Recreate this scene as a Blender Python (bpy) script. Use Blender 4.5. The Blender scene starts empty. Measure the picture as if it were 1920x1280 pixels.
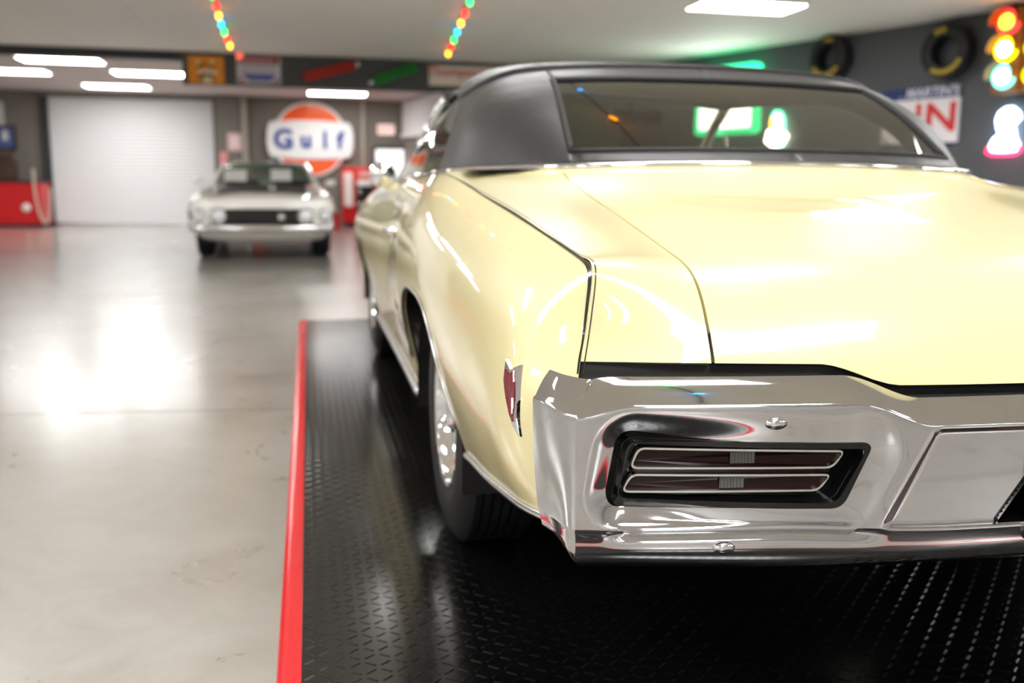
import bpy, bmesh, math, random
import numpy as np
from mathutils import Vector, Matrix

random.seed(7)
SC = bpy.context.scene
COL = SC.collection

# ------------------------------------------------------------------ camera
FPX, PITCH, ROLL, YAW = 1745.8, math.radians(9.47), math.radians(.57), math.radians(12.31)
CAM = np.array([-1.222, -1.145, .943])
def _basis(p, r, y):
    F = np.array([math.sin(y)*math.cos(p), math.cos(y)*math.cos(p), -math.sin(p)])
    Rt = np.array([math.cos(y), -math.sin(y), 0.]); U = np.cross(Rt, F)
    c, s = math.cos(r), math.sin(r)
    return c*Rt+s*U, -s*Rt+c*U, F
RX, UP, FW = _basis(PITCH, ROLL, YAW)
cam = bpy.data.cameras.new('camera'); camo = bpy.data.objects.new('camera', cam); COL.objects.link(camo)
camo.matrix_world = Matrix(((RX[0], UP[0], -FW[0], CAM[0]), (RX[1], UP[1], -FW[1], CAM[1]), (RX[2], UP[2], -FW[2], CAM[2]), (0, 0, 0, 1)))
cam.sensor_width = 36; cam.lens = FPX/1920*36; cam.clip_start = .05; cam.clip_end = 200
cam.dof.use_dof = True; cam.dof.focus_distance = 1.42; cam.dof.aperture_fstop = 2.7
SC.camera = camo
def ray(px, py): return (px-960)/FPX*RX-(py-640)/FPX*UP+FW
def at(px, py, ax, v):
    d = ray(px, py); k = 'XYZ'.index(ax); return CAM+(v-CAM[k])/d[k]*d

# ------------------------------------------------------------------ world, exposure
w = bpy.data.worlds.new('world'); SC.world = w; w.use_nodes = True
w.node_tree.nodes['Background'].inputs[0].default_value = (.5, .52, .55, 1)
w.node_tree.nodes['Background'].inputs[1].default_value = 0
SC.view_settings.view_transform = 'Standard'; SC.view_settings.look = 'None'
SC.view_settings.gamma = 1; SC.view_settings.use_curve_mapping = False
SC.view_settings.exposure = 0.7
SC.cycles.use_denoising = True
SC.cycles.sample_clamp_indirect = 6
SC.cycles.max_bounces = 10; SC.cycles.transparent_max_bounces = 12
PANEL = 16.0        # radiance of the ceiling light panels

# ------------------------------------------------------------------ helpers
def srgb(*c):
    f = lambda v: (v/255)/12.92 if v/255 <= .04045 else ((v/255+.055)/1.055)**2.4
    return tuple(f(v) for v in c)+(1,)
def mat(name, col, rough=.5, metal=0, coat=0, emit=0, ecol=None, spec=.5, trans=0, ior=1.45, bump=0, bscale=60, var=0, vscale=3, coatr=.03):
    m = bpy.data.materials.new(name); m.use_nodes = True; nt = m.node_tree
    b = nt.nodes['Principled BSDF']; I = b.inputs
    I['Base Color'].default_value = col; I['Roughness'].default_value = rough; I['Metallic'].default_value = metal
    I['Coat Weight'].default_value = coat; I['Coat Roughness'].default_value = coatr; I['Specular IOR Level'].default_value = spec
    I['Transmission Weight'].default_value = trans; I['IOR'].default_value = ior
    if emit:
        I['Emission Color'].default_value = ecol or col; I['Emission Strength'].default_value = emit
    if var or bump:
        tc = nt.nodes.new('ShaderNodeTexCoord')
    if var:
        n = nt.nodes.new('ShaderNodeTexNoise'); n.inputs['Scale'].default_value = vscale; n.inputs['Detail'].default_value = 5
        nt.links.new(tc.outputs['Object'], n.inputs['Vector'])
        mx = nt.nodes.new('ShaderNodeMix'); mx.data_type = 'RGBA'
        nt.links.new(n.outputs['Fac'], mx.inputs['Factor'])
        mx.inputs['A'].default_value = tuple(min(1, c*(1-var)) for c in col[:3])+(1,)
        mx.inputs['B'].default_value = tuple(min(1, c*(1+var)) for c in col[:3])+(1,)
        nt.links.new(mx.outputs['Result'], I['Base Color'])
    if bump:
        n2 = nt.nodes.new('ShaderNodeTexNoise'); n2.inputs['Scale'].default_value = bscale; n2.inputs['Detail'].default_value = 4
        nt.links.new(tc.outputs['Object'], n2.inputs['Vector'])
        bp = nt.nodes.new('ShaderNodeBump'); bp.inputs['Strength'].default_value = bump; bp.inputs['Distance'].default_value = .01
        nt.links.new(n2.outputs['Fac'], bp.inputs['Height']); nt.links.new(bp.outputs['Normal'], I['Normal'])
    return m
def glow(name, col, s):
    return mat(name, tuple(c*.6 for c in col[:3])+(1,), .4, emit=s, ecol=col)
def tinted(name, col, rough=0.0):
    """thin window glass: tinted see-through with a mirror film"""
    m = bpy.data.materials.new(name); m.use_nodes = True; nt = m.node_tree; nt.nodes.clear()
    out = nt.nodes.new('ShaderNodeOutputMaterial'); tr = nt.nodes.new('ShaderNodeBsdfTransparent'); gl = nt.nodes.new('ShaderNodeBsdfGlossy')
    tr.inputs[0].default_value = col; gl.inputs['Roughness'].default_value = rough; gl.inputs[0].default_value = (.9, .9, .9, 1)
    lw = nt.nodes.new('ShaderNodeLayerWeight'); pw = nt.nodes.new('ShaderNodeMath'); pw.operation = 'POWER'; nt.links.new(lw.outputs['Facing'], pw.inputs[0]); pw.inputs[1].default_value = 4
    fr = nt.nodes.new('ShaderNodeMath'); fr.operation = 'MULTIPLY_ADD'; nt.links.new(pw.outputs[0], fr.inputs[0]); fr.inputs[1].default_value = .8; fr.inputs[2].default_value = .05
    mx = nt.nodes.new('ShaderNodeMixShader'); nt.links.new(fr.outputs[0], mx.inputs[0]); nt.links.new(tr.outputs[0], mx.inputs[1]); nt.links.new(gl.outputs[0], mx.inputs[2])
    nt.links.new(mx.outputs[0], out.inputs[0]); return m

class MB:
    def __init__(s): s.v = []; s.f = []
    def add(s, vs, fs):
        o = len(s.v); s.v += [tuple(map(float, p)) for p in vs]; s.f += [tuple(i+o for i in f) for f in fs]; return s
    def box(s, lo, hi, bev=0):
        if bev:
            bm = bmesh.new(); bmesh.ops.create_cube(bm, size=1)
            for v in bm.verts: v.co = Vector([(lo[k]+hi[k])/2+v.co[k]*(hi[k]-lo[k]) for k in range(3)])
            bmesh.ops.bevel(bm, geom=list(bm.edges), offset=min(bev, min(abs(hi[k]-lo[k]) for k in range(3))*.45), segments=2, profile=.6, affect='EDGES')
            bm.verts.index_update(); s.add([v.co for v in bm.verts], [[v.index for v in f.verts] for f in bm.faces]); bm.free(); return s
        x0, y0, z0 = lo; x1, y1, z1 = hi
        return s.add([(x0,y0,z0),(x1,y0,z0),(x1,y1,z0),(x0,y1,z0),(x0,y0,z1),(x1,y0,z1),(x1,y1,z1),(x0,y1,z1)],
                     [(0,3,2,1),(4,5,6,7),(0,1,5,4),(1,2,6,5),(2,3,7,6),(3,0,4,7)])
    def grid(s, P, flip=False):
        n, m = len(P), len(P[0]); o = [tuple(p) for r in P for p in r]
        fs = []
        for i in range(n-1):
            for j in range(m-1):
                q = (i*m+j, i*m+j+1, (i+1)*m+j+1, (i+1)*m+j); fs.append(q[::-1] if flip else q)
        return s.add(o, fs)
    def tube(s, path, r, n=8, closed=False, caps=True):
        path = [Vector(p) for p in path]; N = len(path); rings = []
        up = Vector((0, 0, 1)); prev = None
        for i, p in enumerate(path):
            a = path[(i-1) % N] if (closed or i) else p; b = path[(i+1) % N] if (closed or i < N-1) else p
            t = (b-a).normalized()
            if prev is None:
                x = t.orthogonal().normalized() if abs(t.dot(up)) > .95 else t.cross(up).normalized()
            else: x = (prev-t*prev.dot(t)).normalized()
            prev = x; y = t.cross(x); rr = r[i] if hasattr(r, '__len__') else r
            rings.append([p+(x*math.cos(k*2*math.pi/n)+y*math.sin(k*2*math.pi/n))*rr for k in range(n)])
        vs = [v for q in rings for v in q]; fs = []
        for i in range(N if closed else N-1):
            for k in range(n):
                fs.append((i*n+k, i*n+(k+1) % n, ((i+1) % N)*n+(k+1) % n, ((i+1) % N)*n+k))
        if caps and not closed: fs += [tuple(range(n))[::-1], tuple((N-1)*n+k for k in range(n))]
        return s.add(vs, fs)
    def lathe(s, prof, c, n=32, axis='X', closed=False):
        """prof: (axial, radius)"""
        vs = []; m = len(prof)
        for k in range(n):
            a = 2*math.pi*k/n; ca, sa = math.cos(a), math.sin(a)
            for (h, r) in prof:
                p = {'X': (h, r*ca, r*sa), 'Y': (r*ca, h, r*sa), 'Z': (r*ca, r*sa, h)}[axis]
                vs.append((c[0]+p[0], c[1]+p[1], c[2]+p[2]))
        fs = []
        for k in range(n):
            for j in range(m if closed else m-1):
                j2 = (j+1) % m
                fs.append((k*m+j, k*m+j2, ((k+1) % n)*m+j2, ((k+1) % n)*m+j))
        return s.add(vs, fs)
    def prism(s, poly, fn0, fn1):
        """poly 2D, mapped to two caps by fn0/fn1"""
        n = len(poly); vs = [fn0(*p) for p in poly]+[fn1(*p) for p in poly]
        return s.add(vs, [tuple(range(n)), tuple(range(2*n-1, n-1, -1))]+[(i, (i+1) % n, n+(i+1) % n, n+i)[::-1] for i in range(n)])
    def ringprism(s, outer, inner, fn0, fn1):
        n = len(outer); vs = [fn0(*p) for p in outer]+[fn0(*p) for p in inner]+[fn1(*p) for p in outer]+[fn1(*p) for p in inner]; fs = []
        for i in range(n):
            j = (i+1) % n
            fs += [(i, j, n+j, n+i), (2*n+i, 3*n+i, 3*n+j, 2*n+j), (i, 2*n+i, 2*n+j, j), (n+i, n+j, 3*n+j, 3*n+i)]
        return s.add(vs, fs)
    def xf(s, M):
        s.v = [tuple(M @ Vector(p)) for p in s.v]; return s
    def build(s, name, m, parent=None, smooth=False, angle=None, recalc=True):
        me = bpy.data.meshes.new(name); me.from_pydata(s.v, [], s.f); me.update()
        if recalc and len(s.f) < 60000:
            bm = bmesh.new(); bm.from_mesh(me); bmesh.ops.recalc_face_normals(bm, faces=bm.faces); bm.to_mesh(me); bm.free()
        if m: me.materials.append(m)
        if smooth:
            me.polygons.foreach_set('use_smooth', [True]*len(me.polygons))
            if angle: me.set_sharp_from_angle(angle=math.radians(angle))
        o = bpy.data.objects.new(name, me); COL.objects.link(o)
        if parent is not None: o.parent = parent
        return o
def tag(o, label, cat, group=None):
    o['label'] = label; o['category'] = cat
    if group: o['group'] = group
    return o
def thing(name, label, cat, group=None, loc=(0, 0, 0), rz=0):
    o = bpy.data.objects.new(name, None); COL.objects.link(o); o.location = loc; o.rotation_euler = (0, 0, rz)
    return tag(o, label, cat, group)
def struct(o): o['kind'] = 'structure'; return o
def text_mb(body, size, M, depth=.004, align='CENTER', bold=0, shear=0, space=1, xs=1):
    cu = bpy.data.curves.new('lettering', 'FONT'); cu.body = body; cu.size = size; cu.extrude = depth; cu.align_x = align; cu.align_y = 'CENTER'
    cu.offset = bold; cu.shear = shear; cu.space_character = space; cu.resolution_u = 3
    o = bpy.data.objects.new('lettering', cu); COL.objects.link(o)
    dg = bpy.context.evaluated_depsgraph_get(); dg.update(); me = o.evaluated_get(dg).to_mesh()
    vs = [(v.co.x*xs, v.co.y, v.co.z) for v in me.vertices]; fs = [tuple(p.vertices) for p in me.polygons]
    o.evaluated_get(dg).to_mesh_clear(); bpy.data.objects.remove(o); bpy.data.curves.remove(cu)
    mb = MB().add(vs, fs); return mb.xf(M)
def plane_M(o, x, y):
    x = Vector(x).normalized(); y = Vector(y).normalized(); z = x.cross(y)
    return Matrix(((x[0], y[0], z[0], o[0]), (x[1], y[1], z[1], o[1]), (x[2], y[2], z[2], o[2]), (0, 0, 0, 1)))
def rrect(x0, z0, x1, z1, r, n=5):
    out = []
    for cx, cz, a0 in ((x1-r, z0+r, -90), (x1-r, z1-r, 0), (x0+r, z1-r, 90), (x0+r, z0+r, 180)):
        for k in range(n+1):
            a = math.radians(a0+90*k/n); out.append((cx+r*math.cos(a), cz+r*math.sin(a)))
    return out
def sst(a, b, x):
    t = np.clip((np.asarray(x, float)-a)/(b-a), 0, 1); return t*t*(3-2*t)
class Spl:
    """natural cubic spline, non-uniform knots, vector values along axis 0"""
    def __init__(s, t, P):
        s.t = np.asarray(t, float); s.P = np.asarray(P, float); n = len(s.t); h = np.diff(s.t)
        A = np.zeros((n, n)); sh = (n,)+s.P.shape[1:]; b = np.zeros(sh); A[0, 0] = A[-1, -1] = 1
        for i in range(1, n-1):
            A[i, i-1] = h[i-1]; A[i, i] = 2*(h[i-1]+h[i]); A[i, i+1] = h[i]
            b[i] = 6*((s.P[i+1]-s.P[i])/h[i]-(s.P[i]-s.P[i-1])/h[i-1])
        s.M = np.linalg.solve(A, b.reshape(n, -1)).reshape(sh)
    def __call__(s, q):
        q = np.atleast_1d(np.asarray(q, float)); i = np.clip(np.searchsorted(s.t, q)-1, 0, len(s.t)-2)
        h = s.t[i+1]-s.t[i]; ex = (slice(None),)+(None,)*(s.P.ndim-1)
        a = ((s.t[i+1]-q)/h)[ex]; b = ((q-s.t[i])/h)[ex]; h = h[ex]
        return a*s.P[i]+b*s.P[i+1]+((a**3-a)*s.M[i]+(b**3-b)*s.M[i+1])*h*h/6
def chord(P, axis):
    d = np.linalg.norm(np.diff(P, axis=axis), axis=-1).mean(axis=1-axis); return np.concatenate([[0], np.cumsum(d)])
class Patch:
    """tensor-product interpolating surface through ctrl[R][C][3], parameters 0..1"""
    def __init__(s, ctrl):
        s.C = np.asarray(ctrl, float); s.tu = chord(s.C, 0); s.tv = chord(s.C, 1); s.tu /= s.tu[-1]; s.tv /= s.tv[-1]
        s.S = Spl(s.tu, s.C)
    def rows(s, u, v):
        """points for arrays u (n) x v (m) -> n,m,3"""
        A = s.S(u); B = Spl(s.tv, np.swapaxes(A, 0, 1)); return np.swapaxes(B(v), 0, 1)
def mirror(P): Q = np.array(P, float); Q[..., 0] *= -1; return Q

# ------------------------------------------------------------------ materials
M = {}
def concrete():
    m = bpy.data.materials.new('sealed_concrete'); m.use_nodes = True; nt = m.node_tree; L = nt.links; b = nt.nodes['Principled BSDF']
    tc = nt.nodes.new('ShaderNodeTexCoord')
    def noise(sc, det, rough=.55, dist=0):
        n = nt.nodes.new('ShaderNodeTexNoise'); n.inputs['Scale'].default_value = sc; n.inputs['Detail'].default_value = det
        n.inputs['Roughness'].default_value = rough; n.inputs['Distortion'].default_value = dist; L.new(tc.outputs['Object'], n.inputs['Vector']); return n
    n1 = noise(.55, 8, .6, .8); n2 = noise(2.6, 8, .65, 1.2); n3 = noise(14, 5)
    r1 = nt.nodes.new('ShaderNodeValToRGB'); r1.color_ramp.elements[0].position = .3; r1.color_ramp.elements[1].position = .72
    r1.color_ramp.elements[0].color = srgb(134, 127, 118); r1.color_ramp.elements[1].color = srgb(170, 168, 164)
    L.new(n1.outputs['Fac'], r1.inputs[0])
    r2 = nt.nodes.new('ShaderNodeValToRGB'); r2.color_ramp.elements[0].position = .35; r2.color_ramp.elements[1].position = .7
    r2.color_ramp.elements[0].color = (.86, .83, .80, 1); r2.color_ramp.elements[1].color = (1.05, 1.05, 1.04, 1); L.new(n2.outputs['Fac'], r2.inputs[0])
    mx = nt.nodes.new('ShaderNodeMix'); mx.data_type = 'RGBA'; mx.blend_type = 'MULTIPLY'; mx.inputs['Factor'].default_value = 1
    L.new(r1.outputs[0], mx.inputs['A']); L.new(r2.outputs[0], mx.inputs['B'])
    # small brown stains
    n4 = noise(1.5, 4, .5); r4 = nt.nodes.new('ShaderNodeValToRGB'); r4.color_ramp.elements[0].position = .70; r4.color_ramp.elements[1].position = .78
    L.new(n4.outputs['Fac'], r4.inputs[0])
    m2 = nt.nodes.new('ShaderNodeMix'); m2.data_type = 'RGBA'; L.new(r4.outputs[0], m2.inputs['Factor']); L.new(mx.outputs['Result'], m2.inputs['A']); m2.inputs['B'].default_value = srgb(140, 122, 104)
    L.new(m2.outputs['Result'], b.inputs['Base Color'])
    mr = nt.nodes.new('ShaderNodeMapRange'); mr.inputs['To Min'].default_value = .20; mr.inputs['To Max'].default_value = .40
    L.new(n2.outputs['Fac'], mr.inputs['Value']); L.new(mr.outputs[0], b.inputs['Roughness'])
    b.inputs['Specular IOR Level'].default_value = .6
    b.inputs['Coat Weight'].default_value = .9; b.inputs['Coat Roughness'].default_value = .19; b.inputs['Coat IOR'].default_value = 1.6
    bp = nt.nodes.new('ShaderNodeBump'); bp.inputs['Strength'].default_value = .12; bp.inputs['Distance'].default_value = .01
    L.new(n3.outputs['Fac'], bp.inputs['Height']); L.new(bp.outputs[0], b.inputs['Normal']); return m
M['concrete'] = concrete()
M['joint'] = mat('floor_joint', srgb(70, 66, 62), .9)
M['ceiling'] = mat('ceiling_paint', srgb(243, 238, 233), .7, var=.03, vscale=2)
M['ceiling2'] = mat('bay_ceiling_paint', srgb(216, 204, 200), .7)
M['wallgrey'] = mat('warm_grey_wall', srgb(122, 116, 108), .7, var=.05, vscale=1.5)
M['wallpale'] = mat('pale_grey_wall', srgb(205, 203, 200), .7, var=.05, vscale=1.5)
M['walldark'] = mat('charcoal_wall', srgb(82, 84, 88), .6, var=.06, vscale=1.5)
M['fascia'] = mat('charcoal_fascia', srgb(70, 70, 70), .6)
M['frame'] = mat('dark_frame', srgb(48, 48, 52), .5)
M['whitemetal'] = mat('white_slat_metal', srgb(232, 231, 232), .38)
M['panel'] = glow('light_panel', (1, 1, .985, 1), PANEL)
M['white'] = mat('white_enamel', srgb(238, 236, 232), .4)
M['paint'] = mat('yellow_paint', srgb(242, 231, 176), .32, coat=1, coatr=.02, spec=.5)
M['chrome'] = mat('chrome', (.80, .80, .81, 1), .045, metal=1)
M['chromeb'] = mat('bumper_chrome', (.57, .57, .58, 1), .055, metal=1, bump=.006, bscale=9)
M['alu'] = mat('brushed_trim', (.62, .62, .62, 1), .25, metal=1)
M['rubber'] = mat('tyre_rubber', srgb(26, 27, 28), .55, spec=.4)
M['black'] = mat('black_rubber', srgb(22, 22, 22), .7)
M['blackgloss'] = mat('black_gloss', srgb(12, 13, 13), .12, spec=.5)
M['vinyl'] = mat('black_vinyl', srgb(46, 46, 48), .46, spec=.5, bump=.35, bscale=11)
M['interior'] = mat('black_interior', srgb(22, 22, 22), .6)
M['matblack'] = mat('black_plastic_mat', srgb(13, 13, 13), .17, spec=.65)
M['matbar'] = mat('mat_tread', srgb(16, 16, 16), .24, spec=.6)
M['red'] = mat('red_enamel', srgb(206, 22, 30), .3)
M['redstrip'] = mat('red_edge_plastic', srgb(214, 34, 42), .16, spec=.7)
M['lensdark'] = mat('dark_red_lens', (.014, .003, .004, 1), .1, spec=.22)
M['lensred'] = mat('red_lens', (.20, .008, .02, 1), .12, spec=.6, coat=.6)
M['ringmetal'] = mat('lamp_trim_metal', (.66, .65, .62, 1), .22, metal=1)
M['clearlens'] = mat('backup_lens', (.10, .10, .10, 1), .2, spec=.6)
M['glass'] = tinted('tinted_glass', (.74, .78, .74, 1))
M['greenglass'] = tinted('green_tinted_glass', (.30, .40, .35, 1))
M['rearglass'] = tinted('rear_window_glass', (.52, .53, .43, 1))
M['mirrorglass'] = mat('mirror_glass', (.80, .80, .80, 1), .02, metal=1)
M['pinstripe'] = mat('black_pinstripe', srgb(22, 20, 12), .3, coat=.6)
M['cream'] = mat('cream_white_paint', srgb(250, 249, 243), .3, coat=1)
M['greyblack'] = mat('satin_black_paint', srgb(34, 31, 29), .6, spec=.25)
M['headlamp'] = mat('headlamp_glass', (.75, .77, .8, 1), .12, metal=.3, coat=1)

# ================================================================== room
FZ = -.012                       # concrete level; mat surface is z = 0
CZ, RZ, FY, BY = 3.0, 2.87, 15.0, 21.2
XL, YB = -10.6, -8.5
WP0 = np.array([4.3, 15.0]); WD = np.array([.356, -.9345]); WN = np.array([-.9345, -.356])   # angled right wall (point, direction towards camera, normal into the room)
def wall_pt(px, py, off=.0):
    d = ray(px, py); p0 = WP0+WN*off
    t = ((p0-CAM[:2])@WN)/(d[:2]@WN); return CAM+t*d
def wall_M(p): return plane_M(p, (WD[0], WD[1], 0), (0, 0, 1))      # local x along the wall (to the right as seen), y up, z into the room
wend = WP0+WD*((WP0[1]-YB)/.9345)

fl = MB().box((XL-.2, YB-.2, FZ-.2), (wend[0]+.2, 22.2, FZ-.008)).build('floor', M['joint']); struct(fl)
xs_ = [XL-.2, -5.6, .3, 6.2, wend[0]+.2]; bs_ = [YB-1.5, -5.9, -1.55, 2.76, 7.1, 11.4, 15.8, 20.1, 23.4]
for i in range(4):
    for j in range(8):
        g = .006; q = []
        for (x, b, sx, sy) in ((xs_[i], bs_[j], 1, 1), (xs_[i+1], bs_[j], -1, 1), (xs_[i+1], bs_[j+1], -1, -1), (xs_[i], bs_[j+1], 1, -1)):
            x = x+g*sx; q.append((x, b-.085*x+g*sy))
        if j == 7: q = [(a, min(b, 22.1)) for a, b in q]
        MB().prism(q, lambda a, b: (a, b, FZ-.05), lambda a, b: (a, b, FZ)).build('floor_slab', M['concrete'], fl)

def wall(name, pts, m, thick=.15):
    """pts: (p0 xy, p1 xy, z0, z1); solid wall thickened away from the room (to the left of p0->p1)"""
    (x0, y0), (x1, y1), z0, z1 = pts
    d = np.array([x1-x0, y1-y0]); d /= np.linalg.norm(d); n = np.array([-d[1], d[0]])*thick
    b = MB().prism([(x0, y0), (x1, y1), (x1+n[0], y1+n[1]), (x0+n[0], y0+n[1])], lambda a, b: (a, b, z0), lambda a, b: (a, b, z1))
    return struct(b.build(name, m))
DX0, DX1, DZ = -6.66, -3.25, 2.76
wb = wall('wall_back', ((XL, BY), (DX0-.02, BY), FZ-.05, RZ+.1), M['wallgrey'])
wall('wall_back_right', ((DX1+.02, BY), (4.6, BY), FZ-.05, RZ+.1), M['wallgrey'])
wall('wall_back_header', ((DX0-.02, BY), (DX1+.02, BY), DZ+.02, RZ+.1), M['wallgrey'])
wall('wall_left', ((XL, YB), (XL, BY), FZ-.05, CZ+.3), M['wallpale'])
wall('wall_right', (tuple(WP0), tuple(wend), FZ-.05, CZ+.2), M['walldark'])
wall('wall_behind', ((wend[0], YB), (XL, YB), FZ-.05, CZ+.2), M['wallpale'])
# back bay's right side wall with white ribbed cladding along its top
S0, S1 = np.array([.98, BY]), np.array([2.05, 15.2])
sd = (S1-S0)/np.linalg.norm(S1-S0); sn = np.array([sd[1], -sd[0]])      # normal towards the bay (left)
wall('wall_bay_end', ((2.0, 15.2), (4.5, 15.2), FZ-.05, RZ+.05), M['wallgrey'])
ws = wall('wall_bay_side', (tuple(S0), tuple(S1), FZ-.05, RZ+.05), M['wallgrey'])
ln = np.linalg.norm(S1-S0)
for k in range(24):
    a0, a1 = S0+sd*(.08+k*.24), S0+sd*(.08+k*.24+.20)
    MB().prism([tuple(a0), tuple(a1), tuple(a1+sn*.03), tuple(a0+sn*.03)], lambda a, b: (a, b, 2.12), lambda a, b: (a, b, 2.84)).build('cladding_rib', M['whitemetal'], ws)
a0, a1 = S0+sd*.06, S0+sd*5.84
MB().prism([tuple(a0), tuple(a1), tuple(a1+sn*.06), tuple(a0+sn*.06)], lambda a, b: (a, b, 2.02), lambda a, b: (a, b, 2.12)).build('cladding_sill', M['whitemetal'], ws)

# ceilings
ce = struct(MB().box((XL-.2, YB-.2, CZ+.012), (wend[0]+.2, FY, CZ+.2)).build('ceiling', M['ceiling']))
proto = None
nx, ny = 17, 10
for i in range(20):
    for j in range(10):
        x0, y0 = XL+i*1.22, FY-(j+1)*2.44
        wx = WP0[0]+(WP0[1]-(y0+2.44))/.9345*.356
        if x0 > wx+.3 or y0 < YB-2.3: continue
        if proto is None:
            proto = MB().box((.004, .004, 0), (1.216, 2.436, .014)).build('ceiling_panel', M['ceiling'], ce); o = proto
        else:
            o = proto.copy(); COL.objects.link(o); o.parent = ce
        o.location = (x0, y0, CZ)
struct(MB().box((XL-.2, FY+.02, RZ), (4.8, BY+.1, RZ+.15)).build('ceiling_bay', M['ceiling2']))
fa = struct(MB().box((-3.12, FY-.06, 2.50), (4.7, FY+.10, CZ+.02)).build('trim_1', M['fascia']))
struct(MB().box((XL-.1, FY-.06, RZ-.01), (-3.12, FY+.10, CZ+.02)).build('trim_2', M['frame']))
# pier between the roller door and the bay wall, conduit, jambs
pier = struct(MB().box((-3.20, BY-.22, FZ), (-2.62, BY-.001, RZ), .01).build('trim_3', M['wallgrey']))
struct(MB().box((-2.62, BY-.30, FZ), (-2.52, BY-.001, RZ), .006).build('trim_4', mat('pale_jamb', srgb(168, 162, 152), .6)))
struct(MB().tube([(.07, BY-.04, FZ), (.07, BY-.04, RZ)], .035, 10).build('trim_5', mat('pale_conduit', srgb(190, 184, 172), .5)))
struct(MB().box((DX0-.16, BY-.10, FZ), (DX0, BY-.001, DZ+.08), .005).build('trim_6', M['frame']))
struct(MB().box((DX1, BY-.10, FZ), (DX1+.05, BY-.001, DZ+.08), .005).build('trim_7', M['frame']))
struct(MB().box((DX0-.16, BY-.12, DZ), (DX1+.05, BY-.002, DZ+.10), .005).build('trim_8', mat('door_header', srgb(128, 122, 116), .6)))
# roller door: interlocking curved slats
dr = struct(MB().box((DX0, BY+.03, FZ), (DX1, BY+.05, DZ)).build('door_1', M['whitemetal']))
ns = 34; sh = (DZ-FZ-.06)/ns
P = []
for a in np.linspace(0, 1, 7): P.append([(0, -.022*math.sin(math.pi*a)**.8, a*sh*.97), (DX1-DX0, -.022*math.sin(math.pi*a)**.8, a*sh*.97)])
slat = MB().grid(P).build('slat', M['whitemetal'], dr, smooth=True)
for k in range(ns):
    o = slat if k == 0 else slat.copy()
    if k: COL.objects.link(o); o.parent = dr
    o.location = (DX0, BY+.028, FZ+.06+k*sh)
MB().box((DX0+.01, BY-.02, FZ+.002), (DX1-.01, BY+.03, FZ+.06), .006).build('bottom_bar', M['alu'], dr)

# ------------------------------------------------------------------ ceiling light panels
def panel(x, y, z, label, group, sx=1.2, sy=.6, off=''):
    t = thing('ceiling_light'+off, label, 'light', group, (x, y, z))
    MB().ringprism(rrect(-sx/2-.02, -sy/2-.02, sx/2+.02, sy/2+.02, .01, 1), rrect(-sx/2, -sy/2, sx/2, sy/2, .004, 1), lambda a, b: (a, b, 0), lambda a, b: (a, b, -.022)).build('frame', M['white'], t)
    MB().box((-sx/2, -sy/2, -.018), (sx/2, sy/2, -.004)).build('diffuser'+off, M['panel'], t)
for (x, y, lb) in ((-5.02, 15.45, 'rectangular ceiling light panel next to the edge of the dark ceiling beam'), (-6.30, 17.35, 'rectangular ceiling light panel above the red counter'),
                   (-3.92, 17.0, 'rectangular ceiling light panel beside the end of the sign fascia'), (-4.95, 19.6, 'rectangular ceiling light panel directly in front of the roller door'),
                   (-.55, 19.7, 'rectangular ceiling light panel above the round orange and white sign')):
    panel(x, y, RZ, lb, None)
panel(3.72, 9.15, CZ, 'square-ended ceiling light panel over the car, before the dark wall with tyres', None)
for (x, y) in [(x, y) for y in (7.6, 4.6, 1.6, -1.4, -4.4, -7.2) for x in (-8.4, -5.5 if y > 5 else -3.6, 0.0)]+[(3.72, 6.1), (3.72, 3.1), (3.72, 0.1), (6.5, 6.1), (6.9, 3.1), (7.2, 0.1), (4.2, -2.9), (8.4, -2.9), (4.2, -5.9), (8.8, -5.9)]:
    panel(x, y, CZ, 'unseen rectangular ceiling light panel added in guessed rows above the parked cars', 'added unseen light panels of the main ceiling', off='_offscreen')  # added unseen panels; number and places guessed for reflections and overall brightness

# ================================================================== yellow convertible
car = thing('convertible_car', 'pale yellow vintage convertible with black soft top parked on the black mat', 'car')
# columns of the upper rear deck: (half-width, y, z) along rows R0 (below the lip) .. R8 (belt)
crest = [(.848,.125,.60),(.833,.168,.664),(.818,.197,.705),(.807,.208,.765),(.799,.222,.815),(.799,.28,.833),(.812,.50,.866),(.828,.95,.920),(.84,1.57,.978)]
seam = [(.64,.112,.60),(.635,.133,.674),(.632,.158,.715),(.629,.195,.764),(.625,.245,.803),(.62,.35,.831),(.612,.62,.878),(.603,.95,.933),(.60,1.19,.988)]
cent = [(0,.035,.60),(0,.052,.66),(0,.075,.71),(0,.115,.765),(0,.17,.81),(0,.29,.843),(0,.56,.888),(0,.85,.94),(0,1.03,.999)]
def mixc(a, b, k, kw=None):
    return [tuple(p+(q-p)*(k if i else (k if kw is None else kw)) for i, (p, q) in enumerate(zip(x, y))) for x, y in zip(a, b)]
cols = [cent, mixc(cent, seam, .36**2, .36), mixc(cent, seam, .7**2, .7), seam]
c3 = mixc(seam, crest, .5); c3 = [(a, b, c+.003*min(1, max(0, (i-3)/2))) for i, (a, b, c) in enumerate(c3)]; cols += [c3, crest]
ctrlA = np.array([[cols[c][r] for c in range(len(cols))] for r in range(9)])
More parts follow.
